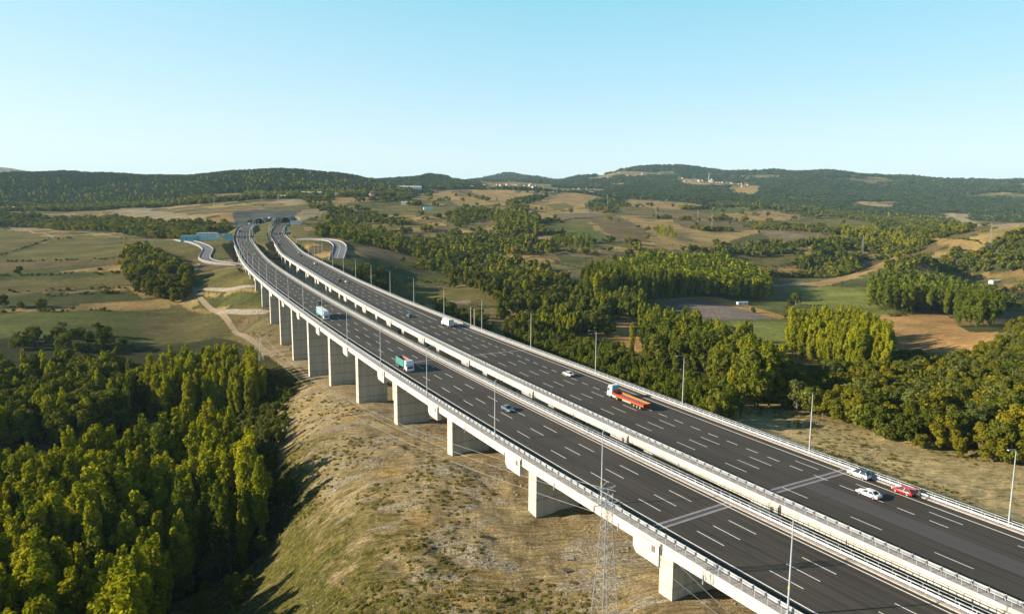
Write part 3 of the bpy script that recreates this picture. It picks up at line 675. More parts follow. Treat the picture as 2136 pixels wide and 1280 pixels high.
def crown_mesh(name, kind, seed, leaves, size, mat):
    rng = np.random.default_rng(seed); cs = []; rs = []
    if kind == 'poplar':        # unit height 1, base of crown at 0.12
        for z in np.linspace(0.16, 0.95, 15):
            w = 0.132 * (math.sin(math.pi * min(1, (z - 0.02) / 1.04) ** 1.3) ** 0.62) * rng.uniform(0.75, 1.15)
            for q in range(4 if z < 0.8 else 2):
                a = rng.uniform(0, 6.28); rr = w * rng.uniform(0.3, 0.85)
                cs.append((rr * math.cos(a), rr * math.sin(a), z + rng.uniform(-.02, .02))); rs.append((w * 0.36, w * 0.36, 0.075 * rng.uniform(0.7, 1.5)))
        cs.append((0, 0, 0.95)); rs.append((0.03, 0.03, 0.05))
    elif kind == 'tall':        # bare trunk, crown from 0.4
        for z in np.linspace(0.42, 0.95, 11):
            w = 0.12 * (math.sin(math.pi * (z - 0.30) / 0.74) ** 0.6) * rng.uniform(0.8, 1.15)
            for q in range(3):
                a = rng.uniform(0, 6.28); rr = w * rng.uniform(0.3, 0.85)
                cs.append((rr * math.cos(a), rr * math.sin(a), z + rng.uniform(-.02, .02))); rs.append((w * 0.5, w * 0.5, 0.055 * rng.uniform(0.8, 1.3)))
    elif kind == 'bush':
        for q in range(9):
            a = rng.uniform(0, 6.28); rr = rng.uniform(0.0, 0.42)
            cs.append((rr * math.cos(a), rr * math.sin(a), rng.uniform(0.25, 0.6))); r0 = rng.uniform(0.2, 0.34); rs.append((r0, r0, r0 * rng.uniform(0.8, 1.1)))
    else:                       # broadleaf, crown radius about 0.42
        for q in range(20):
            a = rng.uniform(0, 6.28); z = rng.uniform(0.16, 0.84); w = 0.36 * math.sqrt(max(0.05, 1 - ((z - 0.5) / 0.46) ** 2)); rr = w * rng.uniform(0.35, 1.0)
            cs.append((rr * math.cos(a), rr * math.sin(a), z)); r0 = rng.uniform(0.10, 0.165); rs.append((r0, r0, r0 * rng.uniform(0.75, 1.1)))
    V, Fq = leaf_cloud(cs, rs, leaves, size, rng, up=0.25)
    V[:, 2] = np.maximum(V[:, 2], 0.01)
    return mesh_from(name, V, Fq, mat)

def trunk_mesh(name, kind, seed, mat):
    rnd = random.Random(seed); mb = MB()
    if kind in ('poplar', 'tall'):
        mb.tube([(0, 0, -0.03), (0.004, 0, 0.3), (-0.004, 0.004, 0.6), (0, 0, 0.9)], [0.013, 0.011, 0.007, 0.002], 5)
        lo = 0.2 if kind == 'poplar' else 0.45
        for k in range(6):
            z = rnd.uniform(lo, 0.8); a = rnd.uniform(0, 6.28); r = rnd.uniform(0.04, 0.08)
            mb.tube([(0, 0, z), (r * 0.6 * math.cos(a), r * 0.6 * math.sin(a), z + 0.05), (r * math.cos(a), r * math.sin(a), z + 0.12)], [0.004, 0.003, 0.0015], 4)
    else:
        mb.tube([(0, 0, -0.03), (0.01, 0, 0.2), (0.0, 0.01, 0.4), (0.01, 0.01, 0.7)], [0.035, 0.028, 0.02, 0.006], 6)
        for k in range(6):
            z = rnd.uniform(0.22, 0.5); a = rnd.uniform(0, 6.28); r = rnd.uniform(0.18, 0.3)
            mb.tube([(0, 0, z), (r * 0.5 * math.cos(a), r * 0.5 * math.sin(a), z + 0.1), (r * math.cos(a), r * math.sin(a), z + 0.22)], [0.014, 0.009, 0.003], 4)
    return mb.mesh(name, mat)

def far_tree(name, seed, mat, tall=False):
    rng = np.random.default_rng(seed)
    if tall:
        cs = [(rng.uniform(-.04, .04), rng.uniform(-.04, .04), z) for z in (0.25, 0.4, 0.55, 0.7, 0.85)]; rs = [(0.11, 0.11, 0.12), (0.13, 0.13, 0.12), (0.13, 0.13, 0.12), (0.10, 0.10, 0.12), (0.06, 0.06, 0.12)]
        V, Fq = leaf_cloud(cs, rs, 150, 0.055, rng, up=0.25, shell=0.4)
    else:
        cs = [(rng.uniform(-.3, .3), rng.uniform(-.3, .3), rng.uniform(0.3, 0.7)) for _ in range(8)]; rs = [(0.22, 0.22, 0.2)] * 8
        V, Fq = leaf_cloud(cs, rs, 130, 0.13, rng, up=0.3, shell=0.4)
    return mesh_from(name, V, Fq, mat)

NEAR = {}
for kd, mt, nl, sz, bark in (('poplar', 'poplar', 4600, 0.0165, 'bark'), ('dark_poplar', 'dark_poplar', 2600, 0.019, 'bark'), ('tall', 'dark_poplar', 2200, 0.019, 'pale_bark'),
                       ('broad', 'broad', 3400, 0.033, 'bark'), ('autumn', 'autumn', 3400, 0.033, 'bark'), ('willow', 'grey_willow', 2600, 0.030, 'bark'), ('bush', 'broad', 1100, 0.07, 'bark')):
    shape = {'dark_poplar': 'poplar', 'autumn': 'broad', 'willow': 'broad'}.get(kd, kd)
    NEAR[kd] = [(crown_mesh('crown_' + kd, shape, 100 + 7 * q + len(kd), nl, sz, M[mt]), trunk_mesh('trunk_' + kd, shape, 200 + q, M[bark])) for q in range(4)]
def lib(name, meshes):
    c = bpy.data.collections.new(name)
    for k, m in enumerate(meshes):
        o = bpy.data.objects.new(name + '_kind', m); c.objects.link(o)
    return c
LIB = {k: lib(k, [a for a, b in v]) for k, v in NEAR.items()}
LIB['far_broad'] = lib('far_broad', [far_tree('far_broad', 300 + q, M['broad']) for q in range(4)] + [far_tree('far_autumn', 330, M['autumn'])])
LIB['hill_tree'] = lib('hill_tree', [far_tree('hill_tree', 340 + q, M['hill']) for q in range(4)] + [far_tree('hill_tree_light', 350, M['broad'])])
LIB['far_poplar'] = lib('far_poplar', [far_tree('far_poplar', 310 + q, M['poplar'], True) for q in range(3)])
LIB['far_dark_poplar'] = lib('far_dark_poplar', [far_tree('far_dark_poplar', 320 + q, M['dark_poplar'], True) for q in range(3)])

def scatter_object(name, P, H, col, kind="stuff", wide=None, seed=1):
    """many plants as ONE object: instances on points"""
    if len(P) == 0: return None
    rng = np.random.default_rng(seed)
    me = bpy.data.meshes.new(name)
    me.vertices.add(len(P)); me.vertices.foreach_set("co", np.asarray(P, np.float32).ravel())
    H = np.asarray(H, float); w = H * (rng.uniform(0.8, 1.25, len(P)) if wide is None else wide)
    a = me.attributes.new("size", 'FLOAT_VECTOR', 'POINT'); a.data.foreach_set("vector", np.stack([w, w, H], 1).astype(np.float32).ravel())
    a = me.attributes.new("turn", 'FLOAT_VECTOR', 'POINT'); a.data.foreach_set("vector", np.stack([rng.normal(0, .03, len(P)), rng.normal(0, .03, len(P)), rng.uniform(0, 6.28, len(P))], 1).astype(np.float32).ravel())
    o = link(name, me); tag(o, kind=kind)
    ng = bpy.data.node_groups.new(name, 'GeometryNodeTree')
    ng.interface.new_socket("Geometry", in_out='INPUT', socket_type='NodeSocketGeometry'); ng.interface.new_socket("Geometry", in_out='OUTPUT', socket_type='NodeSocketGeometry')
    n, l = ng.nodes, ng.links
    gi = n.new("NodeGroupInput"); go = n.new("NodeGroupOutput"); iop = n.new("GeometryNodeInstanceOnPoints"); ci = n.new("GeometryNodeCollectionInfo")
    ci.inputs[0].default_value = LIB[col]; ci.inputs["Separate Children"].default_value = True; ci.inputs["Reset Children"].default_value = True
    s = n.new("GeometryNodeInputNamedAttribute"); s.data_type = 'FLOAT_VECTOR'; s.inputs[0].default_value = "size"
    t = n.new("GeometryNodeInputNamedAttribute"); t.data_type = 'FLOAT_VECTOR'; t.inputs[0].default_value = "turn"
    e2r = n.new("FunctionNodeEulerToRotation")
    rv = n.new("FunctionNodeRandomValue"); rv.data_type = 'INT'
    for sk in rv.inputs:
        if sk.name == "Min" and sk.type == 'INT': sk.default_value = 0
        if sk.name == "Max" and sk.type == 'INT': sk.default_value = len(LIB[col].objects) - 1
    l.new(gi.outputs[0], iop.inputs["Points"]); l.new(ci.outputs[0], iop.inputs["Instance"]); iop.inputs["Pick Instance"].default_value = True
    l.new([q for q in rv.outputs if q.type == 'INT'][0], iop.inputs["Instance Index"])
    l.new(t.outputs[0], e2r.inputs[0]); l.new(e2r.outputs[0], iop.inputs["Rotation"]); l.new(s.outputs[0], iop.inputs["Scale"]); l.new(iop.outputs[0], go.inputs[0])
    md = o.modifiers.new("plants", 'NODES'); md.node_group = ng
    return o

# ------------------------------------------------------------------ groves traced in the photograph (outline of the canopy at the given height)
TREES = []   # (kind, x, y, z, height, label, group, key)
def grove(pts, lift, spacing, kinds, hrange, label, group, cat='tree', gap=0.0, seed=0, row=None, squash=1.0):
    if 'broad' in kinds and 'poplar' != kinds[0]: spacing *= 0.84; hrange = (hrange[0] * 0.8, hrange[1] * 0.95)
    P = PG(pts, lift); rng = np.random.default_rng(1000 + seed + len(TREES))
    lo, hi = P.min(0), P.max(0)
    nx = int((hi[0] - lo[0]) / spacing) + 2; ny = int((hi[1] - lo[1]) / spacing) + 2
    gx, gy = np.meshgrid(np.arange(nx), np.arange(ny), indexing='ij')
    j = 0.42 if row is None else 0.12
    x = lo[0] + (gx + 0.5 * (gy % 2) + rng.uniform(-j, j, gx.shape)) * spacing; y = lo[1] + (gy + rng.uniform(-j, j, gx.shape)) * spacing
    x, y = x.ravel(), y.ravel()
    m = inside(x, y, P)
    if gap: m &= fbm(x / (spacing * 3.5), y / (spacing * 3.5), 5 + seed) > gap
    x, y = x[m], y[m]
    if len(x) == 0: return
    z = ground(x, y)
    hs = rng.uniform(hrange[0], hrange[1], len(x)) * (0.85 + 0.3 * fbm(x / 25, y / 25, 12 + seed))
    ks = rng.choice(len(kinds), len(x))
    for a in range(len(x)):
        TREES.append((kinds[ks[a]], x[a], y[a], z[a], hs[a], label, group))
G = grove
# near forest in the ravine
G([(-260,930),(0,905),(150,905),(240,895),(330,865),(420,830),(500,850),(535,905),(556,950),(515,1000),(410,1015),(335,1090),(265,1279),(150,1500),(-500,1400)], 23, 4.5, ['poplar', 'poplar', 'poplar', 'poplar', 'dark_poplar', 'poplar', 'poplar'], (13, 26), 'tall yellow-green tree in the big grove below the grassy slope', 'trees of the big grove below the slope', gap=0.22)
G([(-300,735),(0,725),(120,712),(230,722),(300,740),(280,800),(150,830),(-300,840)], 19, 6.0, ['poplar', 'dark_poplar', 'broad', 'broad'], (13, 19), 'dark leafy tree in the shaded ravine below the fields', 'trees in the shaded ravine')
G([(298,742),(330,722),(450,705),(520,715),(545,745),(530,765),(440,775),(330,775),(300,765)], 21, 5.0, ['poplar'], (16, 22), 'bright green poplar in the grove beside the dirt track', 'poplars beside the dirt track')
G([(-300,850),(300,830),(520,800),(560,830),(520,860),(400,850),(300,880),(150,900),(-300,910)], 6, 8.0, ['broad', 'broad', 'willow'], (5, 8), 'low shadowed tree on the floor of the ravine', 'low trees on the ravine floor', gap=0.3)
G([(340,1040),(450,1000),(560,990),(600,1010),(590,1100),(520,1200),(440,1279),(200,1330),(230,1200)], 4, 7.5, ['broad', 'willow', 'broad'], (4, 8), 'dark round tree at the foot of the grassy slope', 'round trees at the foot of the slope', gap=0.3)
G([(40,690),(220,680),(240,700),(300,705),(260,722),(120,715),(30,712)], 5, 9, ['broad', 'willow'], (6, 10), 'round bushy tree on the edge of the green field', 'bushy trees edging the green field', gap=0.35)
G([(545,765),(620,785),(606,850),(580,940),(565,1010),(525,960),(500,900),(505,840)], 2, 4.6, ['broad', 'bush', 'willow'], (2, 5), 'low shrub on the shaded bank between grove and slope', 'shrubs on the shaded bank', seed=41)
# left clump
G([(258,515),(300,510),(340,525),(392,560),(404,580),(380,612),(330,612),(282,592),(256,570),(262,540)], 7, 9.0, ['broad', 'broad', 'broad', 'autumn'], (9, 15), 'dark broadleaf tree in the clump between the left fields', 'trees of the clump between the fields')
G([(-100,448),(60,448),(150,452),(240,448),(330,458),(470,452),(485,470),(440,478),(400,488),(300,485),(180,472),(60,466),(-100,462)], 7, 13, ['broad'], (9, 15), 'dark tree in the wood behind the blue building', 'trees of the wood behind the blue building', seed=2)
# right of the tunnel road
G([(672,440),(720,450),(780,470),(850,490),(880,520),(830,516),(760,498),(715,490),(690,470)], 8, 12, ['broad', 'broad', 'poplar'], (8, 14), 'green tree in the wood on the slope past the ramp road', 'trees of the wood past the ramp road', seed=3)
G([(655,418),(700,425),(780,440),(840,455),(860,465),(790,460),(700,440),(660,430)], 8, 14, ['broad'], (8, 13), 'dark tree in the belt above the tunnel road', 'trees of the belt above the tunnel road', gap=0.4, seed=4)
G([(840,500),(900,490),(1000,480),(1100,478),(1160,500),(1150,525),(1060,520),(1000,525),(960,535),(930,560),(880,545)], 8, 11.5, ['broad', 'broad', 'poplar', 'autumn'], (9, 16), 'leafy tree in the mixed wood along the valley stream', 'trees of the mixed wood along the stream', gap=0.38, seed=5)
G([(930,560),(1000,528),(1120,540),(1200,590),(1230,625),(1220,670),(1130,690),(1060,680),(1030,645),(1050,615),(990,590)], 9, 10.5, ['broad', 'broad', 'poplar', 'autumn', 'broad'], (9, 17), 'round broadleaf tree in the thick wood beyond the far carriageway', 'trees of the thick wood beyond the far carriageway', gap=0.38, seed=6)
G([(735,545),(800,560),(830,580),(810,600),(760,590),(735,575)], 7, 12, ['broad', 'broad', 'willow'], (8, 12), 'tree beside the far viaduct near the ramp road', 'trees beside the ramp road', gap=0.35, seed=7)
G([(880,615),(960,630),(1010,650),(1040,680),(980,680),(900,645)], 5, 12, ['broad', 'bush'], (5, 9), 'low tree on the dark bank below the far carriageway', 'low trees on the dark bank', gap=0.4, seed=8)
G([(1035,445),(1090,440),(1125,455),(1120,478),(1060,480),(1035,470)], 10, 12, ['broad', 'poplar', 'dark_poplar'], (12, 20), 'tall tree in the gully between the tan fields', 'trees of the gully between the tan fields', gap=0.2, seed=9)
G([(930,455),(1000,435),(1040,440),(1060,455),(1010,452),(960,470)], 7, 15, ['broad'], (8, 13), 'dark tree in the hedge line above the olive field', 'trees of the hedge line above the olive field', gap=0.42, seed=10)
G([(1150,490),(1230,490),(1245,510),(1170,505)], 10, 9, ['dark_poplar'], (12, 17), 'dark poplar in the row below the green field', 'dark poplars below the green field', seed=11)
G([(1130,505),(1260,512),(1350,525),(1300,535),(1160,520)], 6, 14, ['broad'], (7, 11), 'tree in the hedge between the straw fields', 'trees of the hedge between the straw fields', gap=0.45, seed=12)
# poplar groves of the valley floor
G([(1208,560),(1245,548),(1325,527),(1480,522),(1555,540),(1600,565),(1608,580),(1520,575),(1400,582),(1300,575),(1225,580)], 22, 7.0, ['dark_poplar', 'dark_poplar', 'poplar'], (21, 27), 'dark poplar in the long plantation on the valley floor', 'poplars of the long plantation', seed=13, row=1)
G([(1806,578),(1850,556),(1950,566),(2050,592),(2096,618),(2060,628),(1950,618),(1850,605),(1806,592)], 21, 7.0, ['dark_poplar', 'tall', 'tall'], (21, 26), 'tall bare-trunked poplar in the grove behind the ploughed field', 'poplars with bare trunks behind the ploughed field', seed=14, row=1)
G([(1648,652),(1700,642),(1790,648),(1848,680),(1855,705),(1780,700),(1690,682),(1650,672)], 20, 5.6, ['poplar'], (19, 24), 'bright green poplar in the square grove beside the ploughed field', 'poplars of the square grove', seed=15, row=1)
G([(1306,650),(1330,636),(1440,655),(1500,675),(1600,705),(1640,745),(1610,768),(1560,752),(1480,720),(1360,690),(1315,672)], 17, 6.4, ['poplar', 'poplar', 'dark_poplar', 'broad'], (15, 23), 'green poplar in the loose belt behind the far carriageway', 'poplars of the loose belt', gap=0.36, seed=16)
G([(1062,692),(1110,690),(1200,705),(1290,725),(1400,770),(1480,800),(1560,830),(1480,850),(1400,820),(1280,790),(1150,735),(1080,705)], 7, 5.0, ['dark_poplar', 'dark_poplar', 'broad'], (8, 13), 'young dark poplar in the plantation along the far parapet', 'young poplars along the far parapet', seed=17)
G([(1220,660),(1250,600),(1300,590),(1340,600),(1350,625),(1310,650),(1260,665)], 12, 9, ['broad', 'poplar'], (12, 18), 'large tree at the end of the long plantation', 'large trees at the end of the plantation', gap=0.25, seed=18)
G([(1130,635),(1200,645),(1215,665),(1180,690),(1130,680)], 10, 7, ['poplar'], (10, 15), 'yellow-green poplar in front of the thick wood', 'yellow-green poplars before the thick wood', seed=19)
# right hand woods
G([(1590,800),(1680,775),(1760,760),(1900,735),(2010,745),(2100,700),(2160,660),(2400,660),(2400,930),(2136,915),(2040,905),(1950,890),(1850,870),(1750,835),(1640,815)], 7, 5.9, ['broad', 'autumn', 'autumn', 'broad', 'bush', 'willow'], (6, 12.5), 'yellowing broadleaf tree in the wood behind the dry grass', 'trees of the yellowing wood', seed=20)
G([(1840,548),(1900,528),(1990,515),(2136,505),(2400,500),(2400,560),(2136,558),(2000,560),(1870,560)], 7, 11.5, ['broad', 'autumn', 'broad'], (9, 14), 'dark broadleaf tree on the low hill beyond the poplars', 'trees on the low hill beyond the poplars', seed=21)
G([(1660,520),(1720,505),(1790,520),(1790,545),(1700,548),(1670,545)], 15, 9, ['dark_poplar', 'broad'], (14, 20), 'dark tree in the block between meadow and hillside', 'trees of the block between meadow and hillside', seed=22)
G([(1520,505),(1600,500),(1680,505),(1690,520),(1600,522),(1525,520)], 9, 12, ['broad', 'dark_poplar'], (10, 15), 'dark tree in the belt at the foot of the fields', 'trees of the belt at the foot of the fields', gap=0.25, seed=23)
G([(1750,470),(1830,478),(1930,495),(1920,505),(1840,500),(1760,485)], 12, 10, ['poplar', 'poplar', 'broad'], (12, 18), 'pale green poplar in the row on the hillside', 'pale poplars on the hillside', seed=24)
G([(1365,470),(1405,476),(1412,492),(1372,484)], 9, 10, ['poplar'], (11, 15), 'light green poplar in the small stand on the brown field', 'light poplars on the brown field', seed=25)
G([(1560,462),(1640,468),(1700,478),(1640,480),(1570,475)], 5, 14, ['broad'], (8, 12), 'tree in the hedge across the hillside fields', 'trees of the hillside hedge', gap=0.4, seed=26)
G([(1500,405),(1640,400),(1760,418),(1880,440),(1960,470),(1900,480),(1800,455),(1680,440),(1560,425),(1480,425)], 7, 17, ['broad'], (9, 14), 'dark tree of the wood that climbs the hillside', 'trees of the hillside wood', gap=0.2, seed=27)
G([(1420,590),(1560,585),(1640,585),(1660,600),(1560,598),(1430,602)], 5, 18, ['poplar', 'broad', 'willow'], (9, 14), 'lone tree beside the farm lane', 'trees beside the farm lane', gap=0.45, seed=28)
G([(1990,740),(2080,735),(2060,760),(1900,760)], 4, 6, ['broad'], (5, 8), 'low tree on the edge of the ploughed field', 'low trees edging the ploughed field', seed=29)
G([(1940,575),(2136,590),(2136,640),(2100,640),(2096,615),(2000,580)], 5, 13, ['broad', 'willow'], (7, 11), 'tree beside the meadow behind the bare trunks', 'trees beside the far meadow', gap=0.4, seed=30)
SINGLES = [  # (px, py of the foot, kind, height, label)
 (40,574,'broad',9,'round dark bush tree alone on the far left field'), (85,640,'bush',8,'round bush in the middle of the left fields'), (5,640,'broad',10,'dark bush tree at the frame edge on the left fields'),
 (45,642,'bush',6,'small bush next to a larger round bush on the left fields'), (208,563,'bush',3.5,'tiny bush on the terrace edge of the left fields'), (222,612,'bush',4,'small dark bush on the hedge line of the left fields'),
 (335,622,'bush',4.5,'small bush below the dark clump of trees'), (208,700,'broad',9,'round tree standing out above the ravine edge'),
 (945,600,'broad',11,'lone dark round tree on the meadow beside the far viaduct'), (840,545,'bush',6,'small bush on the meadow past the ramp road'), (1172,466,'bush',6,'round bush alone on the tan field'),
 (1290,465,'bush',6,'small round tree on the edge of the brown field'), (1350,498,'bush',7,'bush where the tan field meets the brown one'), (1708,475,'broad',11,'single dark tree on the hillside field'), (1758,470,'broad',12,'tall single tree on the hillside field'),
 (1660,636,'broad',13,'large dark tree in the middle of the green meadow'), (1648,640,'broad',8,'smaller dark tree touching the large one on the meadow'), (1598,602,'poplar',16,'slim poplar at the end of the long plantation'),
 (1498,604,'poplar',15,'slim poplar in front of the dark plantation'), (1520,606,'poplar',14,'narrow young poplar in front of the dark plantation'), (1535,600,'poplar',13,'short slim poplar in front of the dark plantation'),
 (1437,608,'willow',9,'grey-green tree before the dark plantation'), (1572,652,'bush',6,'bush on the meadow by the violet field'), (60,1290,'willow',12,'pale grey-green willow at the bottom corner of the forest'),
 (900,720,'bush',6,'bush at the foot of the far viaduct'), (1480,990,'bush',3,'low bush beside the far viaduct'),
]
_h = hit([s[0] for s in SINGLES], [s[1] for s in SINGLES])
for s_, p_ in zip(SINGLES, _h):
    TREES.append((s_[2], p_[0], p_[1], float(ground(p_[0], p_[1])[0]), s_[3], s_[4], None))

HEDGES = [[(0,534),(50,519),(101,499),(216,492),(265,497)], [(-60,578),(0,577),(130,573),(260,570)], [(-60,612),(0,610),(130,606),(270,600)], [(101,618),(210,611),(330,607)], [(-60,654),(0,652),(140,648),(285,645)], [(-40,548),(120,544),(285,538)], [(455,420),(560,428)],
  [(680,424),(760,416),(860,415)], [(760,434),(900,427),(960,433)], [(790,558),(870,555),(920,548)], [(800,588),(900,587),(950,592)], [(860,500),(960,508)], [(930,452),(1000,446),(1060,444)], [(1100,447),(1230,430)], [(1120,468),(1235,456)], [(1160,503),(1300,512),(1340,520)], [(1100,518),(1300,546)], [(1260,430),(1400,445),(1520,458)],
  [(1430,440),(1550,447),(1640,450)], [(1520,464),(1640,478),(1760,500)], [(1640,462),(1760,455),(1850,462)], [(1360,508),(1480,520),(1560,520)], [(1910,498),(2060,512)], [(1000,430),(1100,446)], [(1330,416),(1480,433)], [(700,440),(800,449),(830,460)], [(900,400),(940,396),(1010,414)], [(1480,432),(1560,436)], [(1860,660),(1900,655),(1838,600)], [(1640,640),(1650,720)]]
def hedges():
    rng = np.random.default_rng(5); P = []; Hh = []
    for hline in HEDGES:
        w = hit([p[0] for p in hline], [p[1] for p in hline]); d = np.r_[0, np.cumsum(np.hypot(*np.diff(w, axis=0).T))]
        s = np.sort(rng.uniform(0, d[-1], int(d[-1] / 3.2))); x = np.interp(s, d, w[:, 0]) + rng.normal(0, 1.3, len(s)); y = np.interp(s, d, w[:, 1]) + rng.normal(0, 1.3, len(s))
        k = fbm(x / 35, y / 35, 14) > 0.40; x, y = x[k], y[k]; P.append(np.stack([x, y, ground(x, y) - 0.2], 1)); Hh.append(rng.uniform(1.2, 3.6, len(x)) * (0.6 + 0.8 * fbm(x / 50, y / 50, 15)))
    scatter_object("hedge_bushes", np.concatenate(P), np.concatenate(Hh), 'far_broad', seed=6)
def place_trees():
    X = np.array([t[1] for t in TREES]); Y = np.array([t[2] for t in TREES]); Zt = np.array([t[3] for t in TREES]); H = np.array([t[4] for t in TREES])
    # keep the roads free
    bad = np.zeros(len(X), bool)
    for ln, uR, s1 in ((LA, uR_A, A_END), (LB, uR_B, B_END)):
        S = np.arange(-110, s1, 6.0); mid = ln.at(S, (uR(S) - 3) / 2); hw = (uR(S) + 3) / 2
        d = np.hypot(X[:, None] - mid[:, 0], Y[:, None] - mid[:, 1]) - hw
        bad |= d.min(1) < 4.5
    for P in KEEP: bad |= inside(X, Y, P)
    px, py = project(np.stack([X, Y, Zt + H * 0.8], 1))
    dist = np.hypot(X, Y); vis = (px > -40) & (px < 2176) & (py < 1330) & ~bad
    size = H / dist
    cls = np.array([0 if t[0] in ('poplar', 'dark_poplar', 'tall') else 1 for t in TREES])
    single = np.array([t[6] is None for t in TREES])
    pick = single.copy()
    for c in (0, 1):
        idx = np.where(vis & (cls == c) & ~single)[0]
        idx = idx[np.argsort(-size[idx])][:285 - (single & (cls == c)).sum()]
        pick[idx] = True
    zone = {}
    for g_ in sorted(set(t[6] for t in TREES if t[6])):
        q = np.array([i for i in np.where(pick)[0] if TREES[i][6] == g_], int)
        if len(q) < 12: continue
        a, b = np.quantile(px[q], [1 / 3, 2 / 3]), np.quantile(dist[q], [1 / 3, 2 / 3])
        for i in q:
            ac = ('left part', 'middle', 'right part')[int(np.searchsorted(a, px[i]))]; dp = ('near edge', 'inner rows', 'far edge')[int(np.searchsorted(b, dist[i]))]
            zone[i] = ', %s, %s' % (dp, ac)
    NAME = {'poplar': 'poplar_tree', 'dark_poplar': 'poplar_tree', 'tall': 'poplar_tree', 'broad': 'broadleaf_tree', 'autumn': 'broadleaf_tree', 'willow': 'broadleaf_tree', 'bush': 'bush'}
    rnd = random.Random(5)
    for i in np.where(pick)[0]:
        k, x, y, z, h, lab, grp = TREES[i]
        cm, tm = NEAR[k][rnd.randrange(4)]
        r = link(NAME[k], None, None, (x, y, z), rnd.uniform(0, 6.28)); w = h * rnd.uniform(0.85, 1.2); r.scale = (w, w, h)
        lab = lab + zone.get(i, ''); tag(r, lab, 'bush' if k == 'bush' else 'tree', grp)
        link('trunk', tm, r); link('crown', cm, r)
    rest = np.where(~pick & ~bad)[0]
    for k in sorted(set(t[0] for t in TREES)):
        q = [i for i in rest if TREES[i][0] == k]
        if not q: continue
        q = np.array(q); near = dist[q] < 700
        far_lib = {'poplar': 'far_poplar', 'dark_poplar': 'far_dark_poplar', 'tall': 'far_dark_poplar'}.get(k, 'far_broad')
        nm = {'poplar': 'poplar_wood', 'dark_poplar': 'dark_poplar_wood', 'tall': 'tall_poplar_wood', 'broad': 'broadleaf_wood', 'autumn': 'autumn_wood', 'willow': 'willow_wood', 'bush': 'bush_thicket'}[k]
        for sel, lb in ((near, k), (~near, far_lib)):
            qq = q[sel]
            if len(qq): scatter_object(nm, np.stack([X[qq], Y[qq], Zt[qq]], 1), H[qq], lb, seed=3)

def far_woods():
    """hill forests and hedgerow trees too far off to count"""
    rng = np.random.default_rng(77)
    n = 300000
    px = rng.uniform(-140, 2280, n); D = np.exp(rng.uniform(math.log(900), math.log(8500), n))
    x = (px - 1068) / F * D; y = D
    f = forest_density(x, y)
    # thin by the area each sample stands for, so that spacing grows gently with distance
    hedge = (y < 3000) & (px > 640)
    keep = (f > 0) & (rng.random(n) < np.where(hedge & (y < 1800), 0.5, 0.85))
    # skip the traced groves' own fields
    for c, P in FIELD_P: keep &= ~(inside(x, y, P) & (rng.random(n) < 0.985))
    for P in KEEP: keep &= ~inside(x, y, P)
    x, y = x[keep], y[keep]
    m = ~((y > 690) & (y < 1420) & (x < -90) & (x > -560) & (az_px(x, y) > 470) & (az_px(x, y) < 660))
    x, y = x[m], y[m]
    z = ground(x, y)
    h = np.interp(y, [900, 2000, 4000, 8000], [9, 12, 17, 26]) * rng.uniform(0.7, 1.3, len(x))
    p = az_px(x, y)
    pop = (rng.random(len(x)) < 0.06) & (y < 2500)
    hf = ~pop & (y > 2000); nf = ~pop & ~hf
    scatter_object("hill_forest", np.stack([x, y, z - 0.5], 1)[hf], h[hf], 'hill_tree', seed=8)
    scatter_object("hedgerow_trees", np.stack([x, y, z - 0.5], 1)[nf], h[nf], 'far_broad', seed=18)
    scatter_object("hedgerow_poplars", np.stack([x, y, z - 0.5], 1)[pop], h[pop] * 1.3, 'far_poplar', seed=9)
    # scrub and tall weeds on the spur and the banks
    n = 50000
    th = rng.uniform(-0.62, 0.62, n); r = np.exp(rng.uniform(math.log(75), math.log(520), n)); x = r * np.sin(th); y = r * np.cos(th)
    g = fbm(x / 16, y / 16, 15, 5); S = np.arange(-110, 560, 8.0); dm = np.full(n, 999.0)
    for ln, u in ((LA, 6), (LB, 10)):
        mid = ln.at(S, u); dm = np.minimum(dm, np.hypot(x[:, None] - mid[:, 0], y[:, None] - mid[:, 1]).min(1))
    pxx, pyy = project(np.stack([x, y, ground(x, y)], 1)); k = (g + 0.14 * rng.random(n) > 0.60 - 0.0010 * np.clip(dm - 20, 0, 120)) & (dm > 13) & (dm < 150) & ~((pxx < 480) & (pyy < 760)) & ~((pxx > 1000) & (pyy < 800))
    x, y = x[k], y[k]; z = ground(x, y)
    scatter_object("scrub", np.stack([x, y, z - 0.1], 1), rng.uniform(0.12, 0.55, len(x)) * np.interp(np.hypot(x, y), [80, 400], [0.8, 1.6]), 'tuft', wide=None, seed=12)
    n = 9000
    th = rng.uniform(-0.5, 0.45, n); r = np.exp(rng.uniform(math.log(80), math.log(330), n)); x = r * np.sin(th); y = r * np.cos(th)
    k = fbm(x / 12, y / 12, 25, 4) > 0.56
    x, y = x[k], y[k]
    scatter_object("stones", np.stack([x, y, ground(x, y)], 1), rng.uniform(0.08, 0.4, len(x)) ** 1.2, 'stone', seed=14)
def _tuft(name, seed, mat):
    rng = np.random.default_rng(seed)
    cs = [(rng.uniform(-.8, .8), rng.uniform(-.8, .8), 0.35) for _ in range(6)]; rs = [(0.5, 0.5, 0.45)] * 6
    V, Fq = leaf_cloud(cs, rs, 150, 0.2, rng, up=0.4, shell=0.2); V[:, 2] = np.maximum(V[:, 2], 0)
    return mesh_from(name, V, Fq, mat)
M['drygrass'] = leaf_mat('dry_grass_blades', (0.17, 0.135, 0.045), (0.33, 0.26, 0.11), 0.35)
M['scrub'] = leaf_mat('scrub_leaves', (0.12, 0.125, 0.018), (0.25, 0.24, 0.045), 0.35)
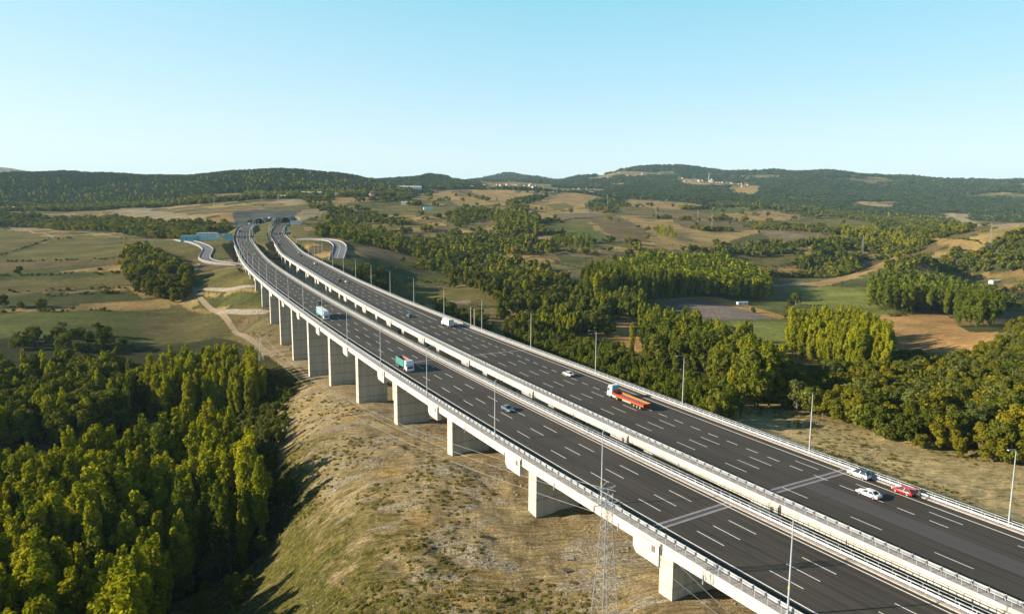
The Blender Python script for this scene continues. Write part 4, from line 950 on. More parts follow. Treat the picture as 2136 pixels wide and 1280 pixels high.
LIB['tuft'] = lib('tuft', [_tuft('tuft_green', 1, M['scrub']), _tuft('tuft_dry', 2, M['drygrass']), _tuft('tuft_green2', 3, M['scrub']), _tuft('tuft_dry2', 4, M['drygrass'])])
def _stone(seed):
    bm = bmesh.new(); bmesh.ops.create_icosphere(bm, subdivisions=1, radius=1.0); r = random.Random(seed)
    for v in bm.verts: v.co *= r.uniform(0.7, 1.2); v.co.z *= 0.6
    me = bpy.data.meshes.new('stone'); bm.to_mesh(me); bm.free(); me.materials.append(M['gravel']); return me
LIB['stone'] = lib('stone', [_stone(1), _stone(2), _stone(3)])
KEEP = [P for (c, P), (_, pp) in zip(FIELD_P, FIELDS) if min(q[1] for q in pp) > 590 and min(q[0] for q in pp) > 1200 and c in (SOIL, VIOLET)]   # footprints that stay free of trees

# ------------------------------------------------------------------ the two viaducts and the road beyond
def set_uv_part(root, name, me):
    o = link(name, me, root); o.location = -root.location; return o
def ordinal(k): return ["nearest", "second", "third", "fourth", "fifth", "sixth", "seventh", "eighth", "ninth", "tenth", "eleventh", "twelfth", "thirteenth", "fourteenth", "fifteenth", "sixteenth", "seventeenth", "eighteenth", "nineteenth", "twentieth", "twenty-first", "twenty-second", "twenty-third", "twenty-fourth"][k]

def post_mesh(name, h, blk=True):
    mb = MB(); mb.box(-0.05, 0.05, -0.05, 0.05, 0.0, h); nb = len(mb.F)
    if blk:
        mb.box(-0.12, -0.052, -0.045, 0.045, 0.35, 0.80); mb.box(-0.06, 0.02, 0.12, 0.18, 0.66, 0.80)
    me = mb.mesh(name, M['galv'])
    if blk:
        me.materials.append(M['galv_dark'])
        for p in me.polygons[nb:]: p.material_index = 1
    return me
RAILPOST = post_mesh('barrier_post', 1.02); RAILPOST_R = post_mesh('barrier_post', 1.08, False)
_mb = MB(); _mb.box(-0.035, 0.035, -0.035, 0.035, 0, 1.12); HANDPOST = _mb.mesh('handrail_post', M['galv'])

def place_on(line, s, u, me, name, root, dz=0.15, flip=False):
    p = line.at(s, u, dz); o = link(name, me, root)
    o.location = Vector(p) - root.location
    o.rotation_euler = (0, 0, line.heading(s) - math.pi / 2 + (math.pi if flip else 0)); return o
def merged_posts(line, ss, fu, me_, root, name, dz=0.15, flip=False):
    V0 = np.array([v.co[:] for v in me_.vertices]); F0 = [tuple(p.vertices) for p in me_.polygons]; V = []; Fc = []
    for s in ss:
        p = line.at(s, fu(s), dz); a = line.heading(s) - math.pi / 2 + (math.pi if flip else 0)
        R = np.array([[math.cos(a), math.sin(a), 0], [-math.sin(a), math.cos(a), 0], [0, 0, 1]])
        n = len(V) * len(V0); V.append(V0 @ R + p); Fc += [tuple(n + i for i in f) for f in F0]
    o = set_uv_part(root, name, mesh_from(name, np.concatenate(V), Fc, M['galv'])); o["kind"] = "stuff"; return o

def viaduct(name, label, line, uE, uG, uR, s0, s1, piers, blocks, joints, group):
    root = thing(name, label, 'viaduct', tuple(line.at(0.0, 7.0, -12.0)), 0, group)
    zero = lambda s: 0 * np.asarray(s, float)
    P = lambda nm, prof, mat, closed=True, fu=None, a=s0, b=s1, step=5.0: set_uv_part(root, nm, sweep(line, prof, a, b, step, closed, M[mat], nm, fu))
    # girder: outer edge wall, soffit, upstand kerbs. Two halves: fixed left, right edge follows the road
    S = np.r_[np.arange(s0, s1, 5.0), s1]; R = uR(S)
    prof = lambda r: [(uE, 0.17), (uE, -1.72), (uE + 0.15, -1.80), (r + 1.3, -1.80), (r + 1.55, -1.2), (r + 1.55, 0.17), (r + 0.02, 0.17), (r + 0.02, -0.05), (uG + 0.28, -0.05), (uG + 0.28, 0.17)]
    n = 10; V = np.concatenate([line.at(np.full(n, s), [p[0] for p in prof(r)], [p[1] for p in prof(r)]) for s, r in zip(S, R)])
    i = np.arange(len(S) - 1)[:, None]; k = np.arange(n)[None, :]; k2 = (k + 1) % n
    Q = [tuple(q) for q in np.stack([i * n + k, i * n + k2, (i + 1) * n + k2, (i + 1) * n + k], -1).reshape(-1, 4).tolist()] + [tuple(range(n - 1, -1, -1)), tuple(range((len(S) - 1) * n, len(S) * n))]
    set_uv_part(root, "deck_girder", mesh_from("deck_girder", V, Q, M['concrete']))
    # asphalt between the kerbs
    V = line.at(np.repeat(S, 2), np.stack([0 * R + uG + 0.29, R], 1).ravel(), 0.0); uv = np.stack([np.repeat(S, 2), np.stack([0 * R + uG + 0.29, R], 1).ravel()], 1)
    i = np.arange(len(S) - 1) * 2; Q = np.stack([i, i + 1, i + 3, i + 2], -1)
    set_uv_part(root, "road_surface", mesh_from("road_surface", V, Q, M['asphalt'], uv=uv))
    P("walkway", [(uE + 0.02, 0.176), (uG + 0.26, 0.176)], 'walk', False)
    P("kerb", [(0.0, 0.01), (-0.02, 0.19), (0.34, 0.21), (0.36, 0.01)], 'kerb', True, uR)
    P("walkway", [(0.38, 0.176), (1.52, 0.176)], 'walk', False, uR)
    # steel barriers
    wb = lambda u, z, h, sg: [(u, z), (u + 0.07 * sg, z + h * 0.22), (u + 0.01 * sg, z + h * 0.5), (u + 0.07 * sg, z + h * 0.78), (u, z + h), (u - 0.03 * sg, z + h), (u - 0.03 * sg, z)]
    gL = P("crash_barrier", wb(uG + 0.08, 0.34, 0.68, 1), 'galv'); P("handrail", [(uE + 0.10, 1.20), (uE + 0.10, 1.26), (uE + 0.16, 1.26), (uE + 0.16, 1.20)], 'galv_dark')
    P("handrail", [(uE + 0.10, 0.72), (uE + 0.10, 0.76), (uE + 0.13, 0.76), (uE + 0.13, 0.72)], 'galv_dark')
    P("crash_barrier", wb(0.55, 0.42, 0.38, -1), 'galv', True, uR); P("crash_barrier", [(0.58, 1.08), (0.58, 1.22), (0.72, 1.22), (0.72, 1.08)], 'galv', True, uR)
    P("handrail", [(1.40, 1.20), (1.40, 1.27), (1.47, 1.27), (1.47, 1.20)], 'galv', True, uR); P("handrail", [(1.40, 0.74), (1.40, 0.78), (1.43, 0.78), (1.43, 0.74)], 'galv', True, uR)
    near, step = 118, 2.25
    ss = [-38 + step * q for q in range(int((s1 + 38) / step))]
    for q, s in enumerate(ss[:72]):
        place_on(line, s, uG - 0.02, RAILPOST, 'barrier_post', root); place_on(line, s, float(uR(s)) + 0.68, RAILPOST_R, 'barrier_post', root)
        place_on(line, s + 0.9, uE + 0.12, HANDPOST, 'handrail_post', root); place_on(line, s + 0.9, float(uR(s)) + 1.42, HANDPOST, 'handrail_post', root)
    merged_posts(line, ss[72:], lambda s: uG - 0.02, RAILPOST, root, 'barrier_posts'); merged_posts(line, ss[72:], lambda s: float(uR(s)) + 0.68, RAILPOST_R, root, 'barrier_posts')
    merged_posts(line, ss[72:], lambda s: uE + 0.12, HANDPOST, root, 'handrail_posts'); merged_posts(line, ss[72:], lambda s: float(uR(s)) + 1.42, HANDPOST, root, 'handrail_posts')
    # piers: broad walls flush with the outer edge
    for s in piers:
        for u0, u1 in ((uE - 0.03, 6.4), (9.4, float(uR(s)) + 1.0)):
            mb = MB(); c = []
            for (ds, u) in ((-3.1, u0), (-3.1, u1), (0, u1), (0, u0)):
                g = line.at(s + ds, u, -1.62 if u0 < 0 else -1.78); c.append(g)
            gz = min(float(ground(p[0], p[1])[0]) for p in c) - 2.0
            V = [(p[0], p[1], gz) for p in c] + [tuple(p) for p in c]
            mb.add(V, [(0, 3, 2, 1), (4, 5, 6, 7), (0, 1, 5, 4), (1, 2, 6, 5), (2, 3, 7, 6), (3, 0, 4, 7)])
            set_uv_part(root, "pier", mb.mesh("pier", M['pier']))
    # hanging maintenance blocks at the outer edge, with a hatch
    for s in blocks:
        L = 6.4; prof = [(0, -0.5), (L, -0.5), (L, -3.0), (L - 0.9, -3.9), (0.0, -4.0)]
        V = [];
        for u in (uE - 0.32, uE + 0.9):
            for (d, z) in prof: V.append(line.at(s - L / 2 + d, u, z))
        F_ = [(0, 1, 2, 3, 4), (9, 8, 7, 6, 5)] + [(q, 5 + q, 5 + (q + 1) % 5, (q + 1) % 5) for q in range(5)]
        b_ = set_uv_part(root, "access_block", mesh_from("access_block", np.array(V), F_, M['concrete']))
        V = [line.at(s - L / 2 + d, u, z) for u in (uE - 0.36, uE - 0.30) for (d, z) in ((0.9, -0.9), (1.75, -0.9), (1.75, -2.0), (0.9, -2.0))]
        hb = mesh_from("hatch", np.array(V), [(0, 1, 2, 3), (7, 6, 5, 4), (0, 4, 5, 1), (1, 5, 6, 2), (2, 6, 7, 3), (3, 7, 4, 0)], M['bark'])
        h_ = link("hatch", hb, b_)
        V = [line.at(s - L / 2 + d, u, z) for u in (uE - 0.10, uE + 0.3) for (d, z) in ((-0.5, 0.0), (-0.05, 0.0), (-0.05, -1.9), (-0.5, -1.9))]
        h_ = link("gap", mesh_from("gap", np.array(V), [(0, 1, 2, 3), (7, 6, 5, 4), (0, 4, 5, 1), (1, 5, 6, 2), (2, 6, 7, 3), (3, 7, 4, 0)], M['galv_dark']), b_)  # solid dark box whose colour stands for the shade in the slit
    # drain pipes on the outer edge
    for s in np.arange(-30, 420, 20.4):
        mb = MB(); mb.tube([line.at(s, uE - 0.10, -0.9), line.at(s, uE - 0.10, -2.4)], 0.09, 6); set_uv_part(root, "drain_pipe", mb.mesh("drain_pipe", M['galv']))
    # expansion joints
    def strip(a, b, mat, nm, z=0.006, u0=None, u1=None):
        r = float(uR(a)); u0_ = uG + 0.35 if u0 is None else u0; u1_ = r - 0.05 if u1 is None else u1
        V = [line.at(a, u0_, z), line.at(a, u1_, z), line.at(b, u1_, z), line.at(b, u0_, z)]
        o = set_uv_part(root, nm, mesh_from(nm, np.array(V), [(0, 1, 2, 3)], M[mat], uv=[(a, u0_), (a, u1_), (b, u1_), (b, u0_)])); return o
    for s, wide in joints:
        if wide: strip(s - 1.0, s - 0.42, 'joint', 'expansion_joint'); strip(s + 0.42, s + 1.0, 'joint', 'expansion_joint'); strip(s - 0.40, s + 0.40, 'asphalt_patch', 'expansion_joint', 0.005)
        else: strip(s - 0.5, s + 0.1, 'joint', 'expansion_joint')
    return root, strip

def dash(line, root, s0, s1, u, nm='lane_dash', w=0.17, z=0.012):
    S = np.array([s0, s1]); V = line.at(np.array([s0, s0, s1, s1]), np.array([u - w / 2, u + w / 2, u + w / 2, u - w / 2]), z)
    return set_uv_part(root, nm, mesh_from(nm, V, [(0, 1, 2, 3)], M['paint']))
def many_dashes(line, root, items, nm='lane_dashes', w=0.2):
    V = []; Fc = []
    for s0, s1, u in items:
        n = len(V) * 4; V.append(line.at(np.array([s0, s0, s1, s1]), np.array([u - w / 2, u + w / 2, u + w / 2, u - w / 2]), 0.02)); Fc.append((n, n + 1, n + 2, n + 3))
    o = set_uv_part(root, nm, mesh_from(nm, np.concatenate(V), Fc, M['paint'])); o["kind"] = "stuff"; return o
def edge_line(line, root, fu, s0, s1, w=0.24, z=0.010):
    return set_uv_part(root, "edge_line", sweep(line, [(-w / 2, z), (w / 2, z)], s0, s1, 5.0, False, M['paint'], "edge_line", fu))

def build_roads():
    pA = [-126, -84, -42, 0, 41, 82.8, 124.5, 166.8, 208.5, 251, 292.5, 332, 371, 411, 448, 486, 525, 565, 605, 645, 685, 725]
    bA = [-86, -41.5, 3.2, 47.5, 92, 136.5, 180, 226.5, 271, 316, 361, 405, 449, 493, 537, 581, 625, 669]
    va, stripA = viaduct("road_viaduct", "nearer viaduct carriageway on tall pale wall piers, carrying the blue-sided truck", LA, -4.4, -3.0, uR_A, -118, A_VIA, pA[1:], bA[1:], [(4.6, True), (140, False), (280, False), (420, False), (560, False)], "twin motorway viaducts")
    pB = [232.2 - 42.2 * q for q in range(8, 0, -1)] + [232.2 + 42.3 * q for q in range(14)]
    bB = [28 + 44.6 * q for q in range(-2, 17)]
    vb, stripB = viaduct("road_viaduct", "farther viaduct carriageway with three parked or passing cars and the flatbed lorry", LB, -3.4, -2.0, uR_B, -118, B_VIA, pB, bB, [(29.5, True), (164.7, False), (303, False), (440, False), (580, False)], "twin motorway viaducts")
    # resurfaced lanes on the farther carriageway
    stripB(-60, 28.4, 'asphalt_patch', 'resurfaced_strip', 0.006, 7.6, 12.4)
    # lane paint
    PA, LNA = 15.039, 6.0
    for k in range(-5, 29):
        for i in (1, 2, 3): dash(LA, va, k * PA - LNA, k * PA, 3.75 * i)
    many_dashes(LA, va, [(k * PA - LNA, k * PA, 3.75 * i) for k in range(29, int(A_VIA / PA)) for i in (1, 2, 3)])
    edge_line(LA, va, lambda s: 0 * s + 0.0, -118, A_VIA); edge_line(LA, va, lambda s: 0 * s + 15.3, -118, A_VIA)
    for k in range(-5, 29):
        for i in (1, 2, 3):
            if i > 1 and k < 3: continue
            dash(LB, vb, k * PA - LNA, k * PA, 3.75 * i)
    for k in range(-8, 30): dash(LB, vb, 55.3 + 6.02 * k - 3.3, 55.3 + 6.02 * k, 14.75, w=0.2)
    for k in range(-2, 1) : pass
    for k in range(-5, 1): dash(LB, vb, 38.7 + 14.75 * k - 6.0, 38.7 + 14.75 * k, 18.2)
    many_dashes(LB, vb, [(k * PA - LNA, k * PA, 3.75 * i) for k in range(29, int(B_VIA / PA)) for i in (1, 2, 3)])
    edge_line(LB, vb, lambda s: 0 * s + 0.0, -118, B_VIA); edge_line(LB, vb, lambda s: uR_B(s) - 2.2, -118, 238)
    edge_line(LB, vb, lambda s: np.minimum(15.1, uR_B(s) - 1.4), 238, B_VIA)
    # the motorway on solid ground, up to the tunnels
    for line, uG, uR, s0, s1, nm in ((LA, -3.0, uR_A, A_VIA, A_END + 40, "tunnel_road"), (LB, -2.0, uR_B, B_VIA, B_END + 40, "tunnel_road")):
        S = np.r_[np.arange(s0, min(s1, line.smax - 2), 5.0), min(s1, line.smax - 2)]; R = uR(S)
        us = np.stack([0 * R + uG - 1.2, R + 1.6], 1).ravel()
        V = line.at(np.repeat(S, 2), us, 0.0); i = np.arange(len(S) - 1) * 2
        o = link(nm, mesh_from(nm, V, np.stack([i, i + 1, i + 3, i + 2], -1), M['asphalt'], uv=np.stack([np.repeat(S, 2), us], 1))); tag(o, kind="structure")
        e = min(s1, line.smax - 4)
        for fu in ((lambda s: 0 * s), (lambda s: np.minimum(15.1, uR(s) - 1.2))):
            q = link("edge_line", sweep(line, [(-0.15, 0.03), (0.15, 0.03)], s0, e, 5.0, False, M['paint'], "edge_line", fu), o)
        many_dashes(line, o, [(k * PA - LNA, k * PA, 3.75 * i_) for k in range(int(s0 / PA) + 1, int(e / PA)) for i_ in (1, 2, 3) if 3.75 * i_ < float(uR(k * PA)) - 2.5], w=0.25)
        for fu, nm2 in (((lambda s, a=uG: 0 * s + a - 0.5), 'crash_barrier'), ((lambda s: uR(s) + 0.9), 'crash_barrier')):
            q = link(nm2, sweep(line, [(-0.12, 0.0), (-0.12, 0.95), (0.12, 0.95), (0.12, 0.0)], s0, e, 5.0, True, M['kerb'], nm2, fu)); tag(q, "pale %s roadside barrier running up to the %s tunnel mouth" % ("low" if line is LA else "concrete", "left" if line is LA else "right") + (" on its outer side" if fu(0.0) > 5 else " on its inner side" if line is LB else " on its field side"), "barrier", "barriers beside the tunnel roads")
    # the crossover slab between the carriageways
    V = [];
    for s_a, s_b in ((806, 826), (848, 868)):
        V += [LA.at(s_a, 16.0, 0.06), LB.at(s_b, -2.4, 0.06)]
    c_ = np.array(V); base = c_.copy(); base[:, 2] -= 3.0
    o = link("crossover", mesh_from("crossover", np.concatenate([c_, base]), [(0, 1, 3, 2), (4, 6, 7, 5), (0, 4, 5, 1), (2, 3, 7, 6), (0, 2, 6, 4), (1, 5, 7, 3)], M['asphalt_side'])); tag(o, kind="structure")
    for a, b in ((0, 1), (2, 3)):
        mb = MB(); p, q = Vector(c_[a]), Vector(c_[b]); d = (q - p).normalized(); nrm = Vector((-d.y, d.x, 0)) * 0.25
        mb.add([p + nrm, p - nrm, q - nrm, q + nrm] + [v + Vector((0, 0, 1.0)) for v in (p + nrm, p - nrm, q - nrm, q + nrm)], [(0, 3, 2, 1), (4, 5, 6, 7), (0, 1, 5, 4), (1, 2, 6, 5), (2, 3, 7, 6), (3, 0, 4, 7)])
        mb.obj("parapet", M['kerb'], o)
    # tunnel mouths
    for line, s, u0, u1, lab in ((LA, A_END - 24, -2.8, 15.6, "pale arched tunnel mouth of the nearer carriageway, behind lamp posts"), (LB, B_END - 24, -1.8, 13.2, "dark arched tunnel mouth of the farther carriageway below the grey cut slope")):
        mid = (u0 + u1) / 2; hw = (u1 - u0) / 2 + 0.3; base = line.at(s, mid, -0.4); t = thing("tunnel_portal", lab, "tunnel", tuple(base), 0, "tunnel mouths")
        def arch(hwid, hh, n=20): return [(mid + hwid * math.cos(math.pi * q / n), hh * math.sin(math.pi * q / n) ** 0.85) for q in range(n + 1)]
        def ring(s0_, s1_, ra, ha, rb, hb):
            A_, B_ = arch(ra, ha), arch(rb, hb); V = []
            for ss_ in (s0_, s1_):
                V += [line.at(min(ss_, line.smax - 1), u, z - 0.4) for u, z in A_] + [line.at(min(ss_, line.smax - 1), u, z - 0.4) for u, z in B_]
            n = len(A_); F_ = []
            for q in range(n - 1):
                F_ += [(q, q + 1, n + q + 1, n + q), (2 * n + q, 3 * n + q, 3 * n + q + 1, 2 * n + q + 1), (q, 2 * n + q, 2 * n + q + 1, q + 1), (n + q, n + q + 1, 3 * n + q + 1, 3 * n + q)]
            return mesh_from("arch", np.array(V), F_, None)
        me = ring(s, s + 2.2, hw + 1.0, 10.0, hw, 9.0); me.materials.append(M['kerb']); set_uv_part(t, "arch_rim", me)
        me = ring(s + 2.2, s + 46, hw + 0.8, 9.8, hw, 9.0); me.materials.append(M['shotcrete']); set_uv_part(t, "lining", me)
        V = [line.at(min(s + 44, line.smax - 1), u, z - 0.4) for u, z in arch(hw + 0.5, 9.5)]
        set_uv_part(t, "painted_dark_end", mesh_from("painted_dark_end", np.array(V), [tuple(range(len(V)))], M['galv_dark']))  # dark-coloured sheet closing the tube, standing for the unlit depth of the tunnel
    return va, vb

def ribbon(name, pts, width, mat, lift=0.25, edge=None, kind="structure", pix=True, label=None, cat=None, group=None):
    P = hit([p[0] for p in pts], [p[1] for p in pts]) if pix else np.array(pts, float)
    d = np.r_[0, np.cumsum(np.hypot(*np.diff(P, axis=0).T))]; n = max(6, int(d[-1] / 5)); S = np.linspace(0, d[-1], n)
    x = np.interp(S, d, P[:, 0]); y = np.interp(S, d, P[:, 1])
    for _ in range(8): x[1:-1] = (x[:-2] + 2 * x[1:-1] + x[2:]) / 4; y[1:-1] = (y[:-2] + 2 * y[1:-1] + y[2:]) / 4
    tx, ty = np.gradient(x), np.gradient(y); L = np.hypot(tx, ty); nx, ny = -ty / L, tx / L
    rows = 5; U = np.linspace(-0.5, 0.5, rows)
    X = x[:, None] + nx[:, None] * U * width; Y = y[:, None] + ny[:, None] * U * width; Z = ground(X, Y)
    zc = Z.max(1) + lift
    for _ in range(3): zc[1:-1] = np.maximum(zc[1:-1], (zc[:-2] + zc[2:]) / 2)
    Zr = np.repeat(zc[:, None], rows, 1)
    if mat in ('dirt', 'gravel'): Zr = Z + lift
    V = np.stack([X, Y, Zr], -1).reshape(-1, 3)
    i = np.arange(n - 1)[:, None]; k = np.arange(rows - 1)[None, :]
    Q = np.stack([i * rows + k, i * rows + k + 1, (i + 1) * rows + k + 1, (i + 1) * rows + k], -1).reshape(-1, 4)
    uv = np.stack([np.repeat(S, rows), np.tile(U * width, n)], 1)
    o = link(name, mesh_from(name, V, Q[:, ::-1], M[mat], uv=uv)); tag(o, kind=kind)
    if mat.startswith('asphalt'):   # earth shoulder below the slab
        sk = []
        for sg in (-1, 1):
            e = V.reshape(n, rows, 3)[:, 0 if sg < 0 else -1]; f = e.copy(); f[:, 0] += sg * nx * 2.5; f[:, 1] += sg * ny * 2.5; f[:, 2] = ground(f[:, 0], f[:, 1]) - 0.6
            VV = np.concatenate([e - [0, 0, 0.03], f]); i1 = np.arange(n - 1); QQ = np.stack([i1, i1 + 1, n + i1 + 1, n + i1], -1)
            link("verge", mesh_from("verge", VV, QQ, M['gravel']), o)
    if edge:
        for u in edge:
            VV = np.stack([np.stack([x + nx * (u + w), y + ny * (u + w), zc + 0.02], 1) for w in (-0.14, 0.14)], 1).reshape(-1, 3)
            i1 = np.arange(n - 1) * 2; link("edge_line", mesh_from("edge_line", VV, np.stack([i1, i1 + 1, i1 + 3, i1 + 2], -1), M['paint']), o)
    return o, x, y, zc, nx, ny

def lane_wall(o, x, y, z, nx, ny, u, h=0.6, nm="parapet"):
    V = []
    for w, dz in ((-0.15, -0.5), (0.15, -0.5), (0.15, h), (-0.15, h)): V.append(np.stack([x + nx * (u + w), y + ny * (u + w), z + dz], 1))
    V = np.stack(V, 1).reshape(-1, 3); n = len(x); i = np.arange(n - 1)[:, None]; k = np.arange(4)[None, :]
    Q = np.stack([i * 4 + k, i * 4 + (k + 1) % 4, (i + 1) * 4 + (k + 1) % 4, (i + 1) * 4 + k], -1).reshape(-1, 4)
    link(nm, mesh_from(nm, V, Q, M['walk']), o)

def build_paths():
    o, x, y, z, nx, ny = ribbon("service_road", [(372,501),(402,505),(422,512),(436,520),(428,532),(424,540),(440,546),(470,550),(500,553)], 9.5, 'asphalt_side', edge=(-4.2, 4.2))
    lane_wall(o, x, y, z, nx, ny, -5.0); lane_wall(o, x, y, z, nx, ny, 5.0)
    o, x, y, z, nx, ny = ribbon("ramp_road", [(622,500),(650,500),(680,501),(700,505),(710,514),(708,526),(703,540)], 13, 'asphalt_side', edge=(-6, 0, 6))
    lane_wall(o, x, y, z, nx, ny, -6.8, 1.1); lane_wall(o, x, y, z, nx, ny, 6.8, 1.1)
    ribbon("dirt_track", [(415,548),(402,575),(398,600),(420,625),(450,648),(480,675),(505,700),(540,722),(575,742)], 3.6, 'dirt', 0.18)
    ribbon("dirt_track", [(400,603),(450,603),(500,601),(545,600)], 4, 'gravel', 0.2); ribbon("dirt_track", [(455,652),(500,653),(560,652)], 5, 'gravel', 0.2)
    ribbon("dirt_track", [(545,740),(575,733),(605,728)], 7, 'dirt', 0.2)
    ribbon("farm_lane", [(-60,466),(0,468),(101,478),(209,488),(270,497),(372,502)], 3.6, 'gravel', 0.25)
    ribbon("farm_lane", [(0,468),(61,480),(111,495)], 4, 'gravel', 0.25)
    ribbon("farm_lane", [(1340,614),(1400,609),(1460,607),(1560,602),(1640,592),(1700,588),(1760,584),(1800,578)], 4.5, 'gravel', 0.2)
    ribbon("farm_lane", [(1290,450),(1330,470),(1370,492),(1420,505)], 4, 'dirt', 0.25); ribbon("farm_lane", [(690,452),(700,440),(690,425)], 5, 'gravel', 0.3)

# ------------------------------------------------------------------ lamp posts
def make_lamp():
    t = thing('lamp_post', 'lamp', 'lamp post')
    mb = MB(); mb.tube([(0, 0, 0), (0, 0, 4.5), (0, 0, 9), (0, 0, 13.6)], [0.15, 0.13, 0.10, 0.07], 8); mb.obj('pole', M['lamp_steel'], t)
    mb = MB(); mb.box(-0.28, 0.28, -0.28, 0.28, -0.02, 0.06); mb.box(-0.2, 0.2, -0.2, 0.2, 0.06, 0.5, 0.03); mb.obj('base', M['galv'], t)
    mb = MB(); mb.tube([(0, 0, 13.5), (0.3, 0, 13.9), (1.1, 0, 14.1), (2.3, 0, 14.2)], [0.06, 0.05, 0.04, 0.035], 6); mb.obj('arm', M['lamp_steel'], t)
    mb = MB(); mb.add([(2.2, -0.10, 14.14), (2.9, -0.13, 14.19), (2.9, 0.13, 14.19), (2.2, 0.10, 14.14), (2.2, -0.08, 14.24), (2.85, -0.08, 14.28), (2.85, 0.08, 14.28), (2.2, 0.08, 14.24)], [(0, 3, 2, 1), (4, 5, 6, 7), (0, 1, 5, 4), (1, 2, 6, 5), (2, 3, 7, 6), (3, 0, 4, 7)])
    h = mb.obj('lamp_head', M['lamp_steel'], t); mb = MB(); mb.add([(2.3, -0.09, 14.138), (2.85, -0.11, 14.178), (2.85, 0.11, 14.178), (2.3, 0.09, 14.138)], [(0, 3, 2, 1)]); mb.obj('lens', M['lampglass'], h)
    mb = MB(); mb.tube([(0, 0, 3.7), (0, 0, 4.0)], 0.175, 8, False); mb.obj('yellow_band', M['yellow'], t)
    return t
def build_lamps():
    L0 = make_lamp(); used = False
    def put(p, rz, lab, grp, s=1.0):
        nonlocal used
        o = copy_tree(L0) if used else L0; used = True
        o.location = p; o.rotation_euler = (0, 0, rz); o.scale = (s,) * 3; o['label'] = lab; o['group'] = grp
    sA = [-24.1 + 40.9 * k for k in range(17)]
    for k, s in enumerate(sA):
        put(LA.at(s, -3.62, 0.17), LA.heading(s) - math.pi / 2, "slim grey lamp post, %s along the outer edge of the nearer carriageway" % ordinal(k), "lamp posts of the nearer carriageway")
    sB = [-1.2 + 41.1 * k for k in range(16)]
    for k, s in enumerate(sB):
        put(LB.at(s, float(uR_B(s)) + 1.15, 0.17), LB.heading(s) + math.pi / 2, "slim grey lamp post with yellow band, %s along the far parapet" % ordinal(k), "lamp posts of the farther carriageway")
    # the closer-spaced posts before the tunnels
    j = 0
    for line, fu, s0, s1, n, nm in ((LA, lambda s: float(uR_A(s)) + 2.5, 800, 1140, 13, "between the nearer tunnel road and the grass strip"), (LB, lambda s: -5.0, 900, 1160, 10, "between the grass strip and the farther tunnel road")):
        for s in np.linspace(s0, s1, n):
            p = line.at(float(s), fu(s), -0.3); put(p, line.heading(s) + (math.pi / 2 if line is LA else -math.pi / 2), "slim lamp post in the row %s" % nm, "lamp row %s" % nm, 0.85)
    P = hit([672, 664, 652, 640, 630], [520, 534, 548, 556, 540])
    for k, p in enumerate(P):
        put((p[0], p[1], float(ground(p[0], p[1])[0])), 2.0, "grey lamp post on the grass inside the ramp loop", "lamp posts inside the ramp loop", 0.9)

# ------------------------------------------------------------------ lattice pylons and wires
M['pylon'] = noise_mat('dull_zinc', (0.20, 0.215, 0.23), (0.30, 0.32, 0.34), 1.0, 0.6, metal=0.2)
def make_pylon(t, H, wb, wt, detail=True, mat='galv', thick=0.06):
    legs = []
    def corner(z, k):
        f = z / H; w = wb + (wt - wb) * min(1, f / 0.78); a = math.pi / 4 + k * math.pi / 2; return Vector((w / 2 * math.sqrt(2) * math.cos(a), w / 2 * math.sqrt(2) * math.sin(a), z))
    for k in range(4):
        mb = MB(); mb.tube([corner(0, k), corner(H * 0.78, k), corner(H * 0.97, k)], [thick, thick * 0.8, thick * 0.6], 4); mb.obj('leg', M[mat], t)
    z = 0.0; lev = [0.0]
    while z < H * 0.95: z += max(1.1 if detail else H / 8, (wb + (wt - wb) * min(1, z / H / 0.78)) * 0.95); lev.append(min(z, H * 0.96))
    for i in range(len(lev) - 1):
        for k in range(4):
            mb = MB(); a, b, c, d = corner(lev[i], k), corner(lev[i + 1], (k + 1) % 4), corner(lev[i], (k + 1) % 4), corner(lev[i + 1], k)
            mb.tube([a, b], thick * 0.42, 3); mb.tube([c, d], thick * 0.42, 3)
            if i % 2 == 0: mb.tube([d, b], thick * 0.42, 3)
            mb.obj('brace', M[mat], t)
    return corner
